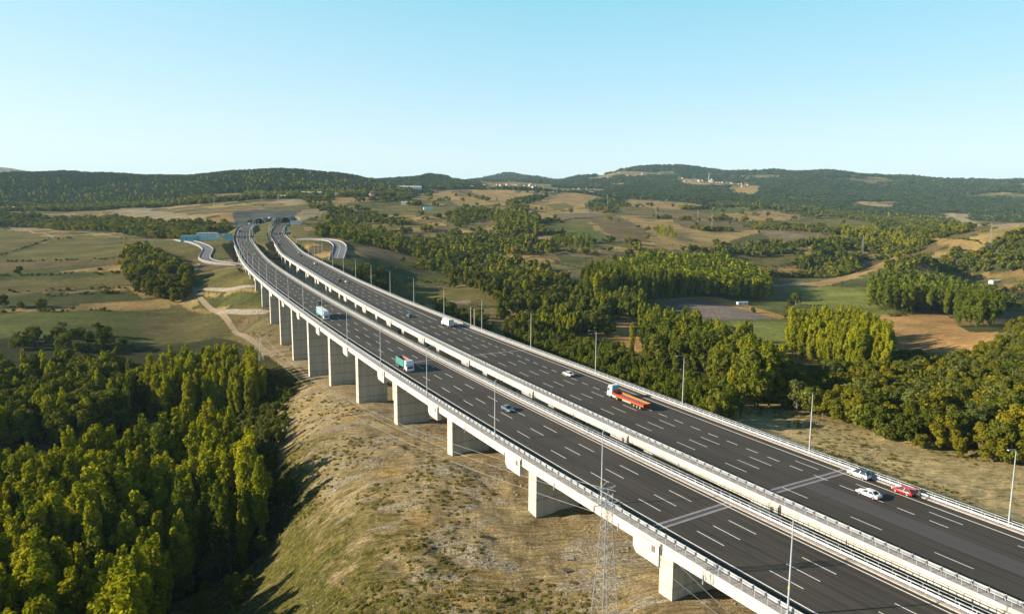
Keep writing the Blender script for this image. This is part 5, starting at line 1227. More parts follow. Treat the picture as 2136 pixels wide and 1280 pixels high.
def build_pylons():
    base = ray(1261, 1279); D = 100.0; x0, y0 = base[0] * D, D
    gz = float(ground(x0, y0)[0])
    top = Z0 + float(ray(1275, 1014)[2]) * D; H = top - gz
    t = thing('power_pylon', 'tall grey lattice power pylon standing on the dirt slope before the near viaduct', 'pylon', (x0, y0, gz), 0.5)
    wb, wt = 3.6, 1.15
    make_pylon(t, H, wb, wt, True, 'pylon', 0.065)
    arms = []
    for z, L, a0 in ((H * 0.895, 2.3, 0.0), (H * 0.895, -2.3, 0.0), (H * 0.985, 1.5, 0.0), (H * 0.985, -1.5, 0.0)):
        mb = MB(); mb.tube([(0, 0.3, z), (L, 0, z + 0.25)], 0.05, 4); mb.tube([(0, -0.3, z), (L, 0, z + 0.25)], 0.05, 4); mb.tube([(0, 0, z + 1.2), (L, 0, z + 0.3)], 0.035, 4); mb.tube([(L * 0.5, 0.15, z), (L * 0.5, -0.15, z)], 0.03, 4); mb.obj('cross_arm', M['galv'], t)
        mb = MB(); 
        for q in range(5): mb.tube([(L, 0, z + 0.2 - 0.16 * q), (L, 0, z + 0.12 - 0.16 * q)], [0.13, 0.05], 8)
        mb.obj('insulator', M['galv_dark'], t); arms.append((L, z - 0.6))
    for r in (0.8,):
        mb = MB(); mb.tube([(0.8 * math.cos(a), 0.8 * math.sin(a), H * 0.94) for a in np.linspace(0, 2 * math.pi, 13)], 0.035, 4); mb.obj('ring', M['galv'], t)
    # second pylon in the ravine, hidden low among the trees, and one beyond the frame to the right
    q = hit(545, 752)[0]; q2 = (36.0, 91.5)
    far = thing('power_pylon', 'small lattice pylon in the shade at the head of the ravine', 'pylon', (q[0], q[1], float(ground(q[0], q[1])[0])), 0.6, None)
    make_pylon(far, 13, 2.4, 0.8, False, thick=0.06)
    ez = Z0 - 62.5
    for n_, (L, z) in enumerate(arms):
        A_ = Vector((x0, y0, gz)) + Vector((L * math.cos(0.5), L * math.sin(0.5), z)); B_ = Vector((q[0] + L, q[1], far.location.z + 12.5 + (1 if n_ > 1 else 0)))
        R_ = Vector((q2[0], q2[1] + L * .4, ez + (z / H) * 2))
        for E_, sag in ((B_, 9.0), (R_, 0.3)):
            if n_ == 3 or (E_ is R_ and n_ > 1): continue
            mb = MB(); mb.tube([A_.lerp(E_, s) - Vector((0, 0, sag * 4 * s * (1 - s))) for s in np.linspace(0, 1, 26)], 0.025, 4)
            o = mb.obj('power_line', M['galv']); lab = ["lower outer", "lower inner", "upper"][n_ % 3]
            tag(o, "thin %s power cable from the lattice pylon %s" % (lab, "down towards the ravine" if E_ is B_ else "away under the frame's lower corner"), "cable", "cables of the lattice pylon")
    # far line of pylons over the hills
    far_p = [(1070,404,30),(1267,433,30),(1484,482,30),(1455,474,30),(1368,458,24),(1798,535,30),(2064,522,34),(700,410,24),(580,424,22),(545,420,20),(447,430,22),(330,430,20),(240,436,20),(170,432,20),(72,432,20),(725,404,24)]
    P = hit([p[0] for p in far_p], [p[1] for p in far_p])
    place = ["on the wooded foot of the far village", "on the ridge above the tan fields", "on the hillside fields, taller of two", "on the hillside fields, farther of two", "beside the brown field", "between poplar block and low hill", "on the low wooded hill", "above the wood past the tunnel", "on the terrace above the tunnel mouths", "just left of the terrace above the tunnels", "on the bare patch left of the cut slope", "before the wooded hill behind the fields", "by the industrial yard on the left", "left of the industrial yard", "at the far left below the wooded hill", "on the pale terrace past the tunnel"]
    for (px, py, h), p, w in zip(far_p, P, place):
        z = float(ground(p[0], p[1])[0]); t = thing('power_pylon', 'distant lattice pylon ' + w, 'pylon', (p[0], p[1], z), 0.7, 'distant pylons')
        mb = MB()
        for k in range(4):
            a = math.pi / 4 + k * math.pi / 2; mb.tube([(2.0 * math.cos(a), 2.0 * math.sin(a), -1), (0.35 * math.cos(a), 0.35 * math.sin(a), h)], 0.075, 4)
        for q_ in range(6):
            z0, z1 = h * q_ / 6, h * (q_ + 1) / 6; r0, r1 = 2.0 - 1.65 * q_ / 6, 2.0 - 1.65 * (q_ + 1) / 6
            for k in range(4):
                a, b = math.pi / 4 + k * math.pi / 2, math.pi / 4 + (k + 1) * math.pi / 2; mb.tube([(r0 * math.cos(a), r0 * math.sin(a), z0), (r1 * math.cos(b), r1 * math.sin(b), z1)], 0.04, 3)
        mb.obj('mast', M['pylon'], t)
        for z_, w_ in ((0.72, 5.0), (0.84, 4.2), (0.95, 3.4)):
            mb = MB(); mb.tube([(-w_, 0, h * z_), (0, 0, h * z_ + 0.5), (w_, 0, h * z_)], 0.07, 4); mb.obj('cross_arm', M['galv'], t)

# ------------------------------------------------------------------ vehicles (length along +x, nose at +x, origin on the road under the middle)
def wheel(t, x, y, r=0.33, w=0.22, rim=True):
    mb = MB(); mb.tube([(x, y - w / 2, r), (x, y + w / 2, r)], r, 14); o = mb.obj('wheel', M['tyre'], t)
    if rim:
        s = 1 if y > 0 else -1; mb = MB(); mb.tube([(x, y + s * (w / 2 - 0.02), r), (x, y + s * (w / 2 + 0.015), r)], [r * 0.62, r * 0.55], 10); mb.obj('rim', M['rim'], o)
def loft(mb, secs):
    """secs: list of rings, same length"""
    n = len(secs[0]); V = [v for s in secs for v in s]; F_ = []
    for i in range(len(secs) - 1):
        for k in range(n): F_.append((i * n + k, i * n + (k + 1) % n, (i + 1) * n + (k + 1) % n, (i + 1) * n + k))
    F_ += [tuple(range(n - 1, -1, -1)), tuple((len(secs) - 1) * n + k for k in range(n))]
    mb.add(V, F_)
def car(label, mat, kind='sedan', L=4.5, W=1.8, roofmat=None, open_gate=False, group='cars on the motorway'):
    t = thing('car', label, 'car', group=group)
    h = {'sedan': 1.45, 'suv': 1.68, 'hatch': 1.52}[kind]; bel = 0.93 if kind != 'suv' else 1.08; hl = L / 2
    hood = bel - 0.12 if kind != 'suv' else bel - 0.08
    tail_z = bel if kind != 'sedan' else bel + 0.02
    st = [(-hl, 0.42, tail_z - 0.22, .86), (-hl + .08, 0.30, tail_z - 0.06, .94), (-hl + .5, 0.26, tail_z, 1), (-hl * .35, 0.24, bel, 1), (hl * .30, 0.24, bel - 0.02, 1), (hl - .75, 0.26, hood, .98), (hl - .15, 0.30, hood - .13, .9), (hl, 0.38, hood - .28, .80)]
    mb = MB(); secs = []
    for x, z0, z1, w in st:
        hw = W / 2 * w; zm = z0 + (z1 - z0) * .55
        secs.append([(x, -hw * .93, z0), (x, -hw, zm), (x, -hw * .93, z1 - .03), (x, -hw * .80, z1), (x, hw * .80, z1), (x, hw * .93, z1 - .03), (x, hw, zm), (x, hw * .93, z0)])
    loft(mb, secs); mb.obj('body', mat, t, True)
    # glasshouse
    if kind == 'sedan': xs = (-hl + .62, -hl + 1.25, hl * .12, hl * .50)
    elif kind == 'suv': xs = (-hl + .12, -hl + .55, hl * .18, hl * .50)
    else: xs = (-hl + .15, -hl + .62, hl * .15, hl * .52)
    gh = MB(); w0, w1 = W / 2 * .90, W / 2 * .70
    a, b, c, d = xs
    V = [(a, -w0, bel - .02), (d, -w0, bel - .06), (d, w0, bel - .06), (a, w0, bel - .02), (b, -w1, h - .06), (c, -w1, h - .06), (c, w1, h - .06), (b, w1, h - .06)]
    gh.add(V, [(0, 3, 2, 1), (4, 5, 6, 7), (0, 1, 5, 4), (1, 2, 6, 5), (2, 3, 7, 6), (3, 0, 4, 7)]); gh.obj('window', M['glass'], t)
    rf = MB(); rf.add([(b - .04, -w1 - .02, h - .07), (c + .04, -w1 - .02, h - .07), (c + .04, w1 + .02, h - .07), (b - .04, w1 + .02, h - .07), (b + .1, -w1 + .08, h), (c - .1, -w1 + .08, h), (c - .1, w1 - .08, h), (b + .1, w1 - .08, h)], [(0, 3, 2, 1), (4, 5, 6, 7), (0, 1, 5, 4), (1, 2, 6, 5), (2, 3, 7, 6), (3, 0, 4, 7)])
    rf.obj('roof', roofmat or mat, t)
    pl = MB()
    for s in (-1, 1):
        for (p, q) in (((a, w0, bel), (b, w1, h - .05)), ((d, w0, bel - .04), (c, w1, h - .05)), (((a + d) / 2, w0, bel), ((b + c) / 2, w1, h - .05))):
            pl.tube([(p[0], s * (p[1] + .012), p[2]), (q[0], s * (q[1] + .012), q[2])], 0.045, 4)
    pl.obj('pillar', mat, t)
    r = 0.33 if kind != 'suv' else 0.38
    for x in (-hl + .88, hl - .90):
        for s in (-1, 1):
            wheel(t, x, s * (W / 2 - .10), r)
    for s in (-1, 1):
        mb = MB(); mb.box(hl - .22, hl - .02, s * W * .36 - .17, s * W * .36 + .17, hood - .28, hood - .13); mb.obj('headlight', M['lampglass'], t)
        mb = MB(); mb.box(-hl - .02, -hl + .14, s * W * .37 - .15, s * W * .37 + .15, tail_z - .30, tail_z - .10); mb.obj('tail_light', M['tail'], t)
        mb = MB(); mb.box(d - .28, d - .1, s * (W / 2 + .06) - .09, s * (W / 2 + .06) + .09, bel - .02, bel + .12); mb.obj('mirror', mat, t)
    mb = MB(); mb.box(-hl - .03, -hl + .1, -W * .43, W * .43, .32, .52); mb.box(hl - .12, hl + .02, -W * .40, W * .40, .28, .46); mb.obj('bumper', M['chassis'], t)
    if open_gate:
        mb = MB(); mb.add([(b, -w1, h), (b, w1, h), (a - .75, w1, h + .28), (a - .75, -w1, h + .28), (b, -w1, h + .06), (b, w1, h + .06), (a - .75, w1, h + .34), (a - .75, -w1, h + .34)], [(0, 3, 2, 1), (4, 5, 6, 7), (0, 1, 5, 4), (1, 2, 6, 5), (2, 3, 7, 6), (3, 0, 4, 7)]); mb.obj('raised_tailgate', mat, t)
    return t
def cab(t, x, mat, W=2.45, H=3.7, L=2.2):
    """tractor cab whose nose is at x"""
    mb = MB(); prof = [(x - L, 0.75), (x - 0.05, 0.55), (x, 1.3), (x - 0.08, 2.2), (x - 0.42, H - 0.45), (x - 0.9, H), (x - L, H + 0.05)]
    mb.prism(prof, -W / 2, W / 2); mb.obj('cab', mat, t)
    mb = MB(); mb.add([(x + .0, -W * .44, 1.95), (x + .0, W * .44, 1.95), (x - 0.30, W * .42, H - 0.85), (x - 0.30, -W * .42, H - 0.85), (x - .12, -W * .44, 1.95), (x - .12, W * .44, 1.95), (x - 0.42, W * .42, H - 0.85), (x - 0.42, -W * .42, H - 0.85)], [(0, 1, 2, 3), (7, 6, 5, 4), (0, 4, 5, 1), (2, 6, 7, 3), (1, 5, 6, 2), (0, 3, 7, 4)]); mb.obj('windscreen', M['glass'], t)
    for s in (-1, 1):
        mb = MB(); y = s * (W / 2 + .012); V = [(x - .25, y, 1.95), (x - 1.15, y, 1.95), (x - 1.15, y, 2.75), (x - .45, y, 2.75)]; V += [(a, y - s * .03, c) for a, b_, c in V]
        mb.add(V, [(0, 1, 2, 3), (7, 6, 5, 4), (0, 4, 5, 1), (1, 5, 6, 2), (2, 6, 7, 3), (3, 7, 4, 0)]); mb.obj('side_window', M['glass'], t)
        mb = MB(); mb.box(x - .1, x + .03, s * .92 - .2, s * .92 + .2, 0.85, 1.1); mb.obj('headlight', M['lampglass'], t)
        mb = MB(); mb.box(x - .1, x + .1, s * (W / 2 + .22) - .1, s * (W / 2 + .22) + .1, 1.9, 2.7); mb.obj('mirror', M['chassis'], t)
    mb = MB(); mb.box(x - .02, x + .05, -W * .36, W * .36, 1.12, 1.72); mb.obj('grille', M['chassis'], t)
    mb = MB(); mb.box(x - .15, x + .10, -W * .49, W * .49, 0.42, 0.82); mb.obj('bumper', mat, t)
def axles(t, xs, W=2.45, r=0.5):
    for x in xs:
        for s in (-1, 1): wheel(t, x, s * (W / 2 - .17), r, .32)
def build_vehicles():
    white = paint_mat('white_car_paint', (0.72, 0.73, 0.74)); red = paint_mat('red_car_paint', (0.50, 0.012, 0.012)); blue = paint_mat('blue_car_paint', (0.03, 0.22, 0.36)); slate = paint_mat('slate_car_paint', (0.10, 0.17, 0.22)); dark = paint_mat('dark_car_paint', (0.02, 0.035, 0.045)); silver = paint_mat('silver_car_paint', (0.42, 0.47, 0.50)); teal = paint_mat('teal_steel', (0.03, 0.26, 0.26)); skyb = paint_mat('sky_blue_tarpaulin', (0.10, 0.45, 0.62)); orange = paint_mat('orange_steel', (0.42, 0.15, 0.02)); redst = paint_mat('red_steel', (0.34, 0.03, 0.02)); rust = noise_mat('rusty_steel', (0.20, 0.08, 0.04), (0.34, 0.18, 0.11), 2.0)
    cabb = paint_mat('white_cab_paint', (0.66, 0.70, 0.74)); cargo = noise_mat('white_box_body', (0.62, 0.60, 0.56), (0.72, 0.70, 0.66), 1.0, 0.5); bed = noise_mat('grey_blue_load_bed', (0.10, 0.15, 0.19), (0.15, 0.20, 0.24), 1.0)
    def put(t, line, s, u, away):
        t.location = Vector(line.at(float(s), float(u), 0.012)); t.rotation_euler = (0, 0, line.heading(s) + (0 if away else math.pi)); 
        e = math.atan2(float(line.at(s + 2.0, u)[2] - line.at(s - 2.0, u)[2]), 4.0); t.rotation_euler.y = -e if away else e; t.rotation_euler.x = 0
    # nearer carriageway (towards the drone)
    put(car('slate blue saloon car driving on the nearer carriageway by a lamp post', slate), LA, 75.5, 9.6, False)
    put(car('dark blue pickup-like car behind the blue-sided truck', dark, 'hatch'), LA, 287, 9.1, False)
    for px, py, m, k, lab in ((517,531,red,'hatch','small red car on the nearer carriageway, left of a silver one'), (531,532,silver,'sedan','silver car next to a small red one before the tunnels'), (509,497,dark,'sedan','dark car close to the lane signal gantry of the nearer road'), (513,503,white,'hatch','white car right under the signal gantry of the nearer road')):
        s, u = at_px(LA, px, py); put(car(lab, m, k, L=5.0, W=2.1), LA, s, u, False)
    # farther carriageway (away)
    put(car('white SUV with a dark glass roof parked on the shoulder by the far parapet', white, 'suv', 4.6, 1.88, M['glass']), LB, 26.0, 22.1, True)
    put(car('bright red car with its tailgate raised, parked on the shoulder', red, 'hatch', 4.1, 1.78, None, True), LB, 16.5, 22.1, True)
    put(car('white saloon car passing the red car with its tailgate up', white, 'sedan', 4.65, 1.82), LB, 19.0, 14.9, True)
    put(car('white saloon car driving ahead of the orange flatbed lorry', white, 'sedan', 4.7, 1.82), LB, 124.5, 15.6, True)
    put(car('bright blue small car on the farther carriageway left of the white box lorry', blue, 'hatch', 4.0, 1.75), LB, 252, 6.6, True)
    put(car('black car travelling beside a white one on the farther carriageway', dark, 'hatch', 4.4, 1.8), LB, 403, 5.9, True)
    put(car('white car travelling beside a black one on the farther carriageway', white, 'sedan', 4.6, 1.8), LB, 396, 9.1, True)
    put(car('white car alone midway between the ramp road and the tunnels', white, 'suv', 5.0, 1.9), LB, 523, 10.5, True)
    for px, py, m, k, lab in ((628,534,dark,'sedan','black car just behind a white one on the tunnel approach'), (624,528,white,'sedan','white car just ahead of a black one on the tunnel approach'), (583,503,white,'suv','white van-like car right under the farther signal gantry'), (583,494,silver,'sedan','pale car past the farther signal gantry'), (582.5,510,dark,'hatch','dark car before the farther signal gantry'), (594,470,dark,'suv','dark vehicle about to enter the farther tunnel')):
        s, u = at_px(LB, px, py); put(car(lab, m, k, L=5.0, W=2.0), LB, s, u, True)
    # blue-sided articulated lorry
    t = thing('box_lorry', 'white lorry with a pale blue sided trailer on the nearer carriageway', 'lorry'); cab(t, 8.0, cabb)
    mb = MB(); mb.box(-8.0, 5.4, -1.25, 1.25, 1.25, 3.95); tr = mb.obj('trailer', cargo, t)
    for s in (-1, 1):
        mb = MB(); mb.box(-7.9, 5.3, s * 1.262 - .012, s * 1.262 + .012, 1.35, 3.75); mb.obj('blue_side_curtain', skyb, tr)
        for x in (-4.5, -1, 2.2):
            mb = MB(); mb.box(x, x + 1.4, s * 1.28 - .008, s * 1.28 + .008, 2.0, 3.1); mb.obj('white_panel', cargo, tr)
    mb = MB(); mb.box(-7.8, 7.0, -.45, .45, .8, 1.22); mb.obj('chassis', M['chassis'], t); axles(t, (6.9, 3.9, -4.2, -5.5, -6.8)); put(t, LA, 246, 2.0, False)
    # teal tipper lorry
    t = thing('tipper_lorry', 'white-cabbed lorry with a high teal open tipper body', 'lorry'); cab(t, 5.4, cabb, H=3.5)
    body = link('tipper_body', None, t); bb = MB()
    x0, x1, w, z0, z1 = -5.4, 2.7, 1.27, 1.25, 3.35
    for (a, b_, c, d) in ((x0, x1, -w, -w + .1), (x0, x1, w - .1, w)): bb.box(a, b_, c, d, z0, z1)
    bb.box(x0, x0 + .1, -w + .1, w - .1, z0, z1); bb.box(x1 - .1, x1, -w + .1, w - .1, z0, z1 + .2); bb.box(x0, x1, -w, w, z0 - .12, z0 - .001); bpy.data.objects.remove(body); body = bb.obj('tipper_body', teal, t)
    for s in (-1, 1):
        for q in range(7):
            x = x0 + .3 + q * 1.22; mb = MB(); mb.box(x, x + .14, s * (w + .04) - .04, s * (w + .04) + .04, z0, z1); mb.obj('rib', paint_mat('pale_rib', (0.45, 0.62, 0.60)) if q == 0 and s < 0 else bpy.data.materials['pale_rib'], body)
        mb = MB(); mb.box(x0, x1, s * (w - .13) - .015, s * (w - .13) + .015, z0 + .1, z1 + .06); mb.obj('rusty_lining', rust, body)
    mb = MB(); mb.box(-5.2, 4.5, -.45, .45, .75, 1.1); mb.obj('chassis', M['chassis'], t); axles(t, (4.3, 2.4, -2.8, -4.1)); put(t, LA, 132.8, 2.3, False)
    # orange flatbed
    t = thing('flatbed_lorry', 'white lorry pulling an empty red and orange drop-side trailer', 'lorry'); cab(t, 8.1, cabb)
    mb = MB(); mb.box(5.82, 5.88, -1.1, 1.1, 1.6, 3.5); mb.obj('blue_cab_back', skyb, t)
    mb = MB(); mb.box(-8.1, 5.2, -1.24, 1.24, 1.22, 1.32); fl = mb.obj('load_bed', bed, t)
    for s in (-1, 1):
        for q in range(6):
            x = -8.05 + q * 2.2; mb = MB(); mb.box(x, x + 2.1, s * 1.24 - .03, s * 1.24 + .03, 1.34, 1.86); pnl = mb.obj('side_panel', redst if s > 0 else orange, fl)
            mb = MB(); mb.box(x, x + 2.1, s * 1.245 - .035, s * 1.245 + .035, 1.02, 1.335); mb.obj('orange_rail', orange, fl)
            mb = MB(); mb.box(x + 2.1, x + 2.2, s * 1.25 - .04, s * 1.25 + .04, 1.1, 1.9); mb.obj('stake', orange if q % 2 else redst, fl)
    mb = MB(); mb.box(-8.14, -8.06, -1.2, 1.2, 1.2, 1.86); mb.obj('tail_board', redst, fl); mb = MB(); mb.box(5.16, 5.24, -1.2, 1.2, 1.3, 2.55); mb.obj('head_board', redst, fl)
    mb = MB(); mb.box(-7.9, 7.2, -.5, .5, .75, 1.18); mb.obj('chassis', M['chassis'], t)
    for s in (-1, 1):
        mb = MB(); mb.box(-2.6, 1.2, s * 1.1 - .03, s * 1.1 + .03, .62, .74); mb.box(-2.6, 1.2, s * 1.1 - .03, s * 1.1 + .03, .88, 1.0); mb.obj('side_guard', cargo, t)
        mb = MB(); mb.box(4.2, 5.6, s * .95 - .25, s * .95 + .25, .55, 1.1); mb.obj('fuel_tank', cabb, t); mb = MB(); mb.box(-8.2, -8.05, s * .95 - .2, s * .95 + .2, .85, 1.02); mb.obj('tail_light', M['tail'], t)
    axles(t, (6.9, 3.6, -4.0, -5.3, -6.6)); put(t, LB, 91, 13.6, True)
    # small white box lorry
    t = thing('box_lorry', 'small white box lorry with grey rear doors near the far parapet', 'lorry'); cab(t, 4.4, cabb, 2.3, 2.7, 1.9)
    mb = MB(); mb.box(-4.4, 2.4, -1.2, 1.2, 1.0, 3.5); bx = mb.obj('cargo_box', cargo, t)
    for s in (-1, 1):
        mb = MB(); mb.box(-4.44, -4.40, s * .58 - .54, s * .58 + .54, 1.1, 3.4); mb.obj('rear_door', silver, bx)
    mb = MB(); mb.box(-4.3, 3.8, -.4, .4, .6, .98); mb.obj('chassis', M['chassis'], t); axles(t, (3.3, -2.8), 2.3, .42); put(t, LB, 222, 14.0, True)
    # lorries waiting before the nearer tunnel
    for px, py, lab in ((501, 484, 'dark lorry on the bend before the nearer tunnel'), (520, 470, 'pale lorry stopped near the mouth of the nearer tunnel')):
        t = thing('box_lorry', lab, 'lorry'); cab(t, 6, cabb if px == 520 else dark, 2.4, 3.4)
        mb = MB(); mb.box(-6, 3.5, -1.25, 1.25, 1.1, 3.8); mb.obj('cargo_box', silver if px == 520 else dark, t); axles(t, (4.8, -3.5, -4.8)); s, u = at_px(LA, px, py); put(t, LA, s, u, False)
    # parked things by the blue building
    P = hit([460, 468, 455, 472], [493, 495, 496, 497])
    for k, (p, m) in enumerate(zip(P, (skyb, blue, white, skyb))):
        t = thing('van', ['light blue van parked behind the blue shed', 'darker blue van parked by the blue shed', 'white van parked by the blue shed', 'blue tank lorry beside the parked vans'][k], 'van', (p[0], p[1], float(ground(p[0], p[1])[0]) + .1), 0.4 + k)
        mb = MB(); mb.prism([(-3, .5), (3, .5), (3, 1.3), (2.2, 1.6), (1.6, 2.6), (-3, 2.6)], -1.1, 1.1); mb.obj('body', m, t)
        mb = MB(); mb.prism([(1.72, 2.4), (2.28, 1.6), (2.34, 1.62), (1.78, 2.45)], -.95, .95); mb.obj('windscreen', M['glass'], t); axles(t, (-1.9, 1.9), 2.1, .38)
    # the person behind the red car
    t = person((0.16, 0.17, 0.13), (0.02, 0.022, 0.03)); p = LB.at(13.2, 21.8, 0.012); t.location = Vector(p); t.rotation_euler = (0, 0, LB.heading(13) + 0.2)

def skin_mesh(name, joints, edges, mat, sub=2):
    me = bpy.data.meshes.new(name); me.from_pydata([j[0] for j in joints], edges, []); o = bpy.data.objects.new(name, me); C.objects.link(o)
    sk = o.modifiers.new("skin", 'SKIN'); 
    for i, j in enumerate(joints):
        r = j[1]; me.skin_vertices[0].data[i].radius = r if hasattr(r, '__len__') else (r, r)
    me.skin_vertices[0].data[0].use_root = True
    sb = o.modifiers.new("sub", 'SUBSURF'); sb.levels = sub; sb.render_levels = sub
    dg = bpy.context.evaluated_depsgraph_get(); m2 = bpy.data.meshes.new_from_object(o.evaluated_get(dg)); bpy.data.objects.remove(o)
    m2.name = name; m2.materials.clear(); m2.materials.append(mat)
    for p in m2.polygons: p.use_smooth = True
    return m2
def person(shirt, trousers):
    t = thing('person', 'person in dark trousers standing at the open tailgate of the red car', 'person')
    skin = noise_mat('skin', (0.38, 0.22, 0.15), (0.45, 0.27, 0.19), 4, .6)
    J = [((0, 0, .95), (.15, .12)), ((0, 0, 1.15), (.15, .11)), ((.05, 0, 1.38), (.18, .12)), ((.08, 0, 1.50), .06), ((.10, 0, 1.60), .09), ((.12, 0, 1.70), .095),
         ((.05, .19, 1.40), .06), ((.16, .24, 1.16), .045), ((.38, .20, 1.05), .035), ((.46, .19, 1.04), .04), ((.05, -.19, 1.40), .06), ((.16, -.24, 1.16), .045), ((.38, -.20, 1.05), .035), ((.46, -.19, 1.04), .04),
         ((0, .10, .88), .095), ((.05, .12, .48), .06), ((-.02, .12, .09), .04), ((.12, .12, .04), .04), ((0, -.10, .88), .095), ((.02, -.12, .48), .06), ((-.06, -.12, .09), .04), ((.08, -.12, .04), .04)]
    E_ = [(0, 1), (1, 2), (2, 3), (3, 4), (4, 5), (2, 6), (6, 7), (7, 8), (8, 9), (2, 10), (10, 11), (11, 12), (12, 13), (0, 14), (14, 15), (15, 16), (16, 17), (0, 18), (18, 19), (19, 20), (20, 21)]
    me = skin_mesh('body', J, E_, skin, 1); me.materials.append(noise_mat('top_cloth', tuple(c * .8 for c in shirt), shirt, 6, .9)); me.materials.append(noise_mat('trouser_cloth', tuple(c * .7 for c in trousers), trousers, 6, .9))
    for p in me.polygons:
        z = p.center.z; x = p.center.x
        p.material_index = 0 if (z > 1.52 or x > .36) else (1 if z > .93 else 2)
    link('body', me, t)
    hair = MB(); hair.tube([(.09, 0, 1.70), (.10, 0, 1.77), (.11, 0, 1.81)], [.10, .085, .03], 8); hair.obj('hair', M['chassis'], t, True)
    for s in (-1, 1):
        for q in range(4):
            f = MB(); y = s * .19 + (q - 1.5) * .02; f.tube([(.48, y, 1.04), (.52, y, 1.035), (.545, y, 1.015)], [.011, .010, .008], 5); f.obj('finger', skin, t, True)
        f = MB(); f.tube([(.45, s * .15, 1.04), (.49, s * .13, 1.045)], [.013, .010], 5); f.obj('thumb', skin, t, True)
    return t

# ------------------------------------------------------------------ buildings, signs
def hipped(mb, L, W, z, h, o=.5):
    a, b = L / 2 + o, W / 2 + o; r = max(0.2, L / 2 - W / 2)
    mb.add([(-a, -b, z), (a, -b, z), (a, b, z), (-a, b, z), (-r, 0, z + h), (r, 0, z + h)], [(0, 1, 5, 4), (1, 2, 5), (2, 3, 4, 5), (3, 0, 4), (0, 3, 2, 1)])
def build_buildings():
    wallm = [noise_mat('house_wall_%s' % n, tuple(v * .85 for v in c), c, .5, .9) for n, c in (('white', (.48, .46, .43)), ('cream', (.42, .36, .28)), ('grey', (.45, .45, .45)), ('pink', (.55, .36, .30)), ('ochre', (.5, .38, .22)))]
    roofm = [noise_mat('roof_%s' % n, tuple(v * .75 for v in c), c, .6, .9) for n, c in (('red', (.36, .12, .07)), ('rust', (.30, .15, .10)), ('pale', (.5, .48, .45)), ('dark', (.14, .11, .10)))]
    bluew = noise_mat('turquoise_cladding', (.10, .36, .42), (.16, .46, .52), .6, .5); palew = noise_mat('pale_blue_cladding', (.45, .58, .64), (.55, .68, .74), .6, .5); bluer = noise_mat('bright_blue_roof', (.05, .25, .42), (.08, .33, .52), .6, .4); indw = noise_mat('pale_industrial_cladding', (.48, .55, .60), (.6, .66, .7), .2, .6)
    def windows(t, L, W, h, rows, n):
        for sy in (-1, 1):
            for r in range(rows):
                for q in range(n):
                    mb = MB(); x = -L / 2 + (q + .5) * L / n; z = h * (r + .35) / rows; mb.box(x - .6, x + .6, sy * W / 2 - .04, sy * W / 2 + .04, z, z + 1.3); mb.obj('window', M['glass'], t)
    # blue sheds beside the service road
    p = hit(407, 503)[0]; z = float(ground(p[0], p[1])[0])
    t = thing('control_building', 'low turquoise flat-roofed block with dark windows beside the service road', 'building', (p[0] - 6, p[1], z), .10)
    mb = MB(); mb.box(-9, 9, -6, 6, -1, 6.5); mb.obj('wall', bluew, t); mb = MB(); mb.box(-9.3, 9.3, -6.3, 6.3, 6.5, 7.0); mb.obj('roof', M['walk'], t); windows(t, 18, 12, 7, 1, 4)
    t = thing('control_building', 'taller pale blue hall right behind the turquoise block', 'building', (p[0] + 6, p[1] + 22, z), .10)
    mb = MB(); mb.box(-11, 11, -7, 7, -1, 9.0); mb.obj('wall', palew, t); mb = MB(); mb.prism([(-11.4, 9.0), (11.4, 9.0), (11.4, 9.6), (-11.4, 9.6)], -7.4, 7.4); mb.obj('roof', wallm[0], t)
    for q in range(6):
        mb = MB(); mb.box(-10 + q * 4 - .1, -10 + q * 4 + .1, -7.1, -7.0, 0, 9.4); mb.obj('rib', bluew, t)
    # roadside big sign seen from behind, and gantries
    s, u = 800.0, -9.0; q = LA.at(s, u)
    t = thing('road_sign', 'large teal sign board on two posts left of the nearer carriageway', 'sign', (q[0], q[1], float(ground(q[0], q[1])[0])), LA.heading(s))
    mb = MB(); mb.box(-.15, .15, -4, 4, 2.5, 9.5); mb.obj('board', bluew, t)
    for y in (-2.5, 2.5):
        mb = MB(); mb.box(-.1, .1, y - .1, y + .1, -1, 9); mb.obj('post', M['galv'], t)
    green = noise_mat('road_sign_green', (.01, .22, .14), (.015, .27, .18), .5, .5); redp = noise_mat('signal_red', (.5, .02, .02), (.6, .03, .03), .5, .5); orangep = noise_mat('signal_orange', (.8, .22, .02), (.9, .3, .03), .5, .5); bluep = noise_mat('road_sign_blue', (.02, .12, .30), (.03, .16, .36), .5, .5)
    def gantry(line, s, u0, u1, lab, panels, h=6.2):
        a = line.at(s, u0, 0); b = line.at(s, u1, 0); t = thing('signal_gantry', lab, 'gantry', tuple(a), math.atan2(b[1] - a[1], b[0] - a[0]), 'gantries over the tunnel approach'); w = math.hypot(b[0] - a[0], b[1] - a[1])
        for x in (0, w):
            mb = MB(); mb.box(x - .25, x + .25, -.25, .25, -1, h + .8); mb.obj('post', M['galv'], t)
        mb = MB(); mb.box(0, w, -.3, .3, h, h + .5); mb.obj('beam', M['galv'], t)
        for x, c, ww in panels:
            mb = MB(); mb.box(x * w - ww, x * w + ww, -.5, -.32, h - .8, h + 1.1); mb.obj('signal_panel', c, t)
    gantry(LA, 812, -4.5, 18, 'dark lane-signal gantry across the nearer tunnel road', [(.06, M['chassis'], .8), (.22, M['galv_dark'], .9), (.34, M['chassis'], .9), (.48, green, .8), (.6, M['chassis'], .9), (.74, M['galv_dark'], .8), (.88, M['chassis'], .9), (.97, M['chassis'], .8)])
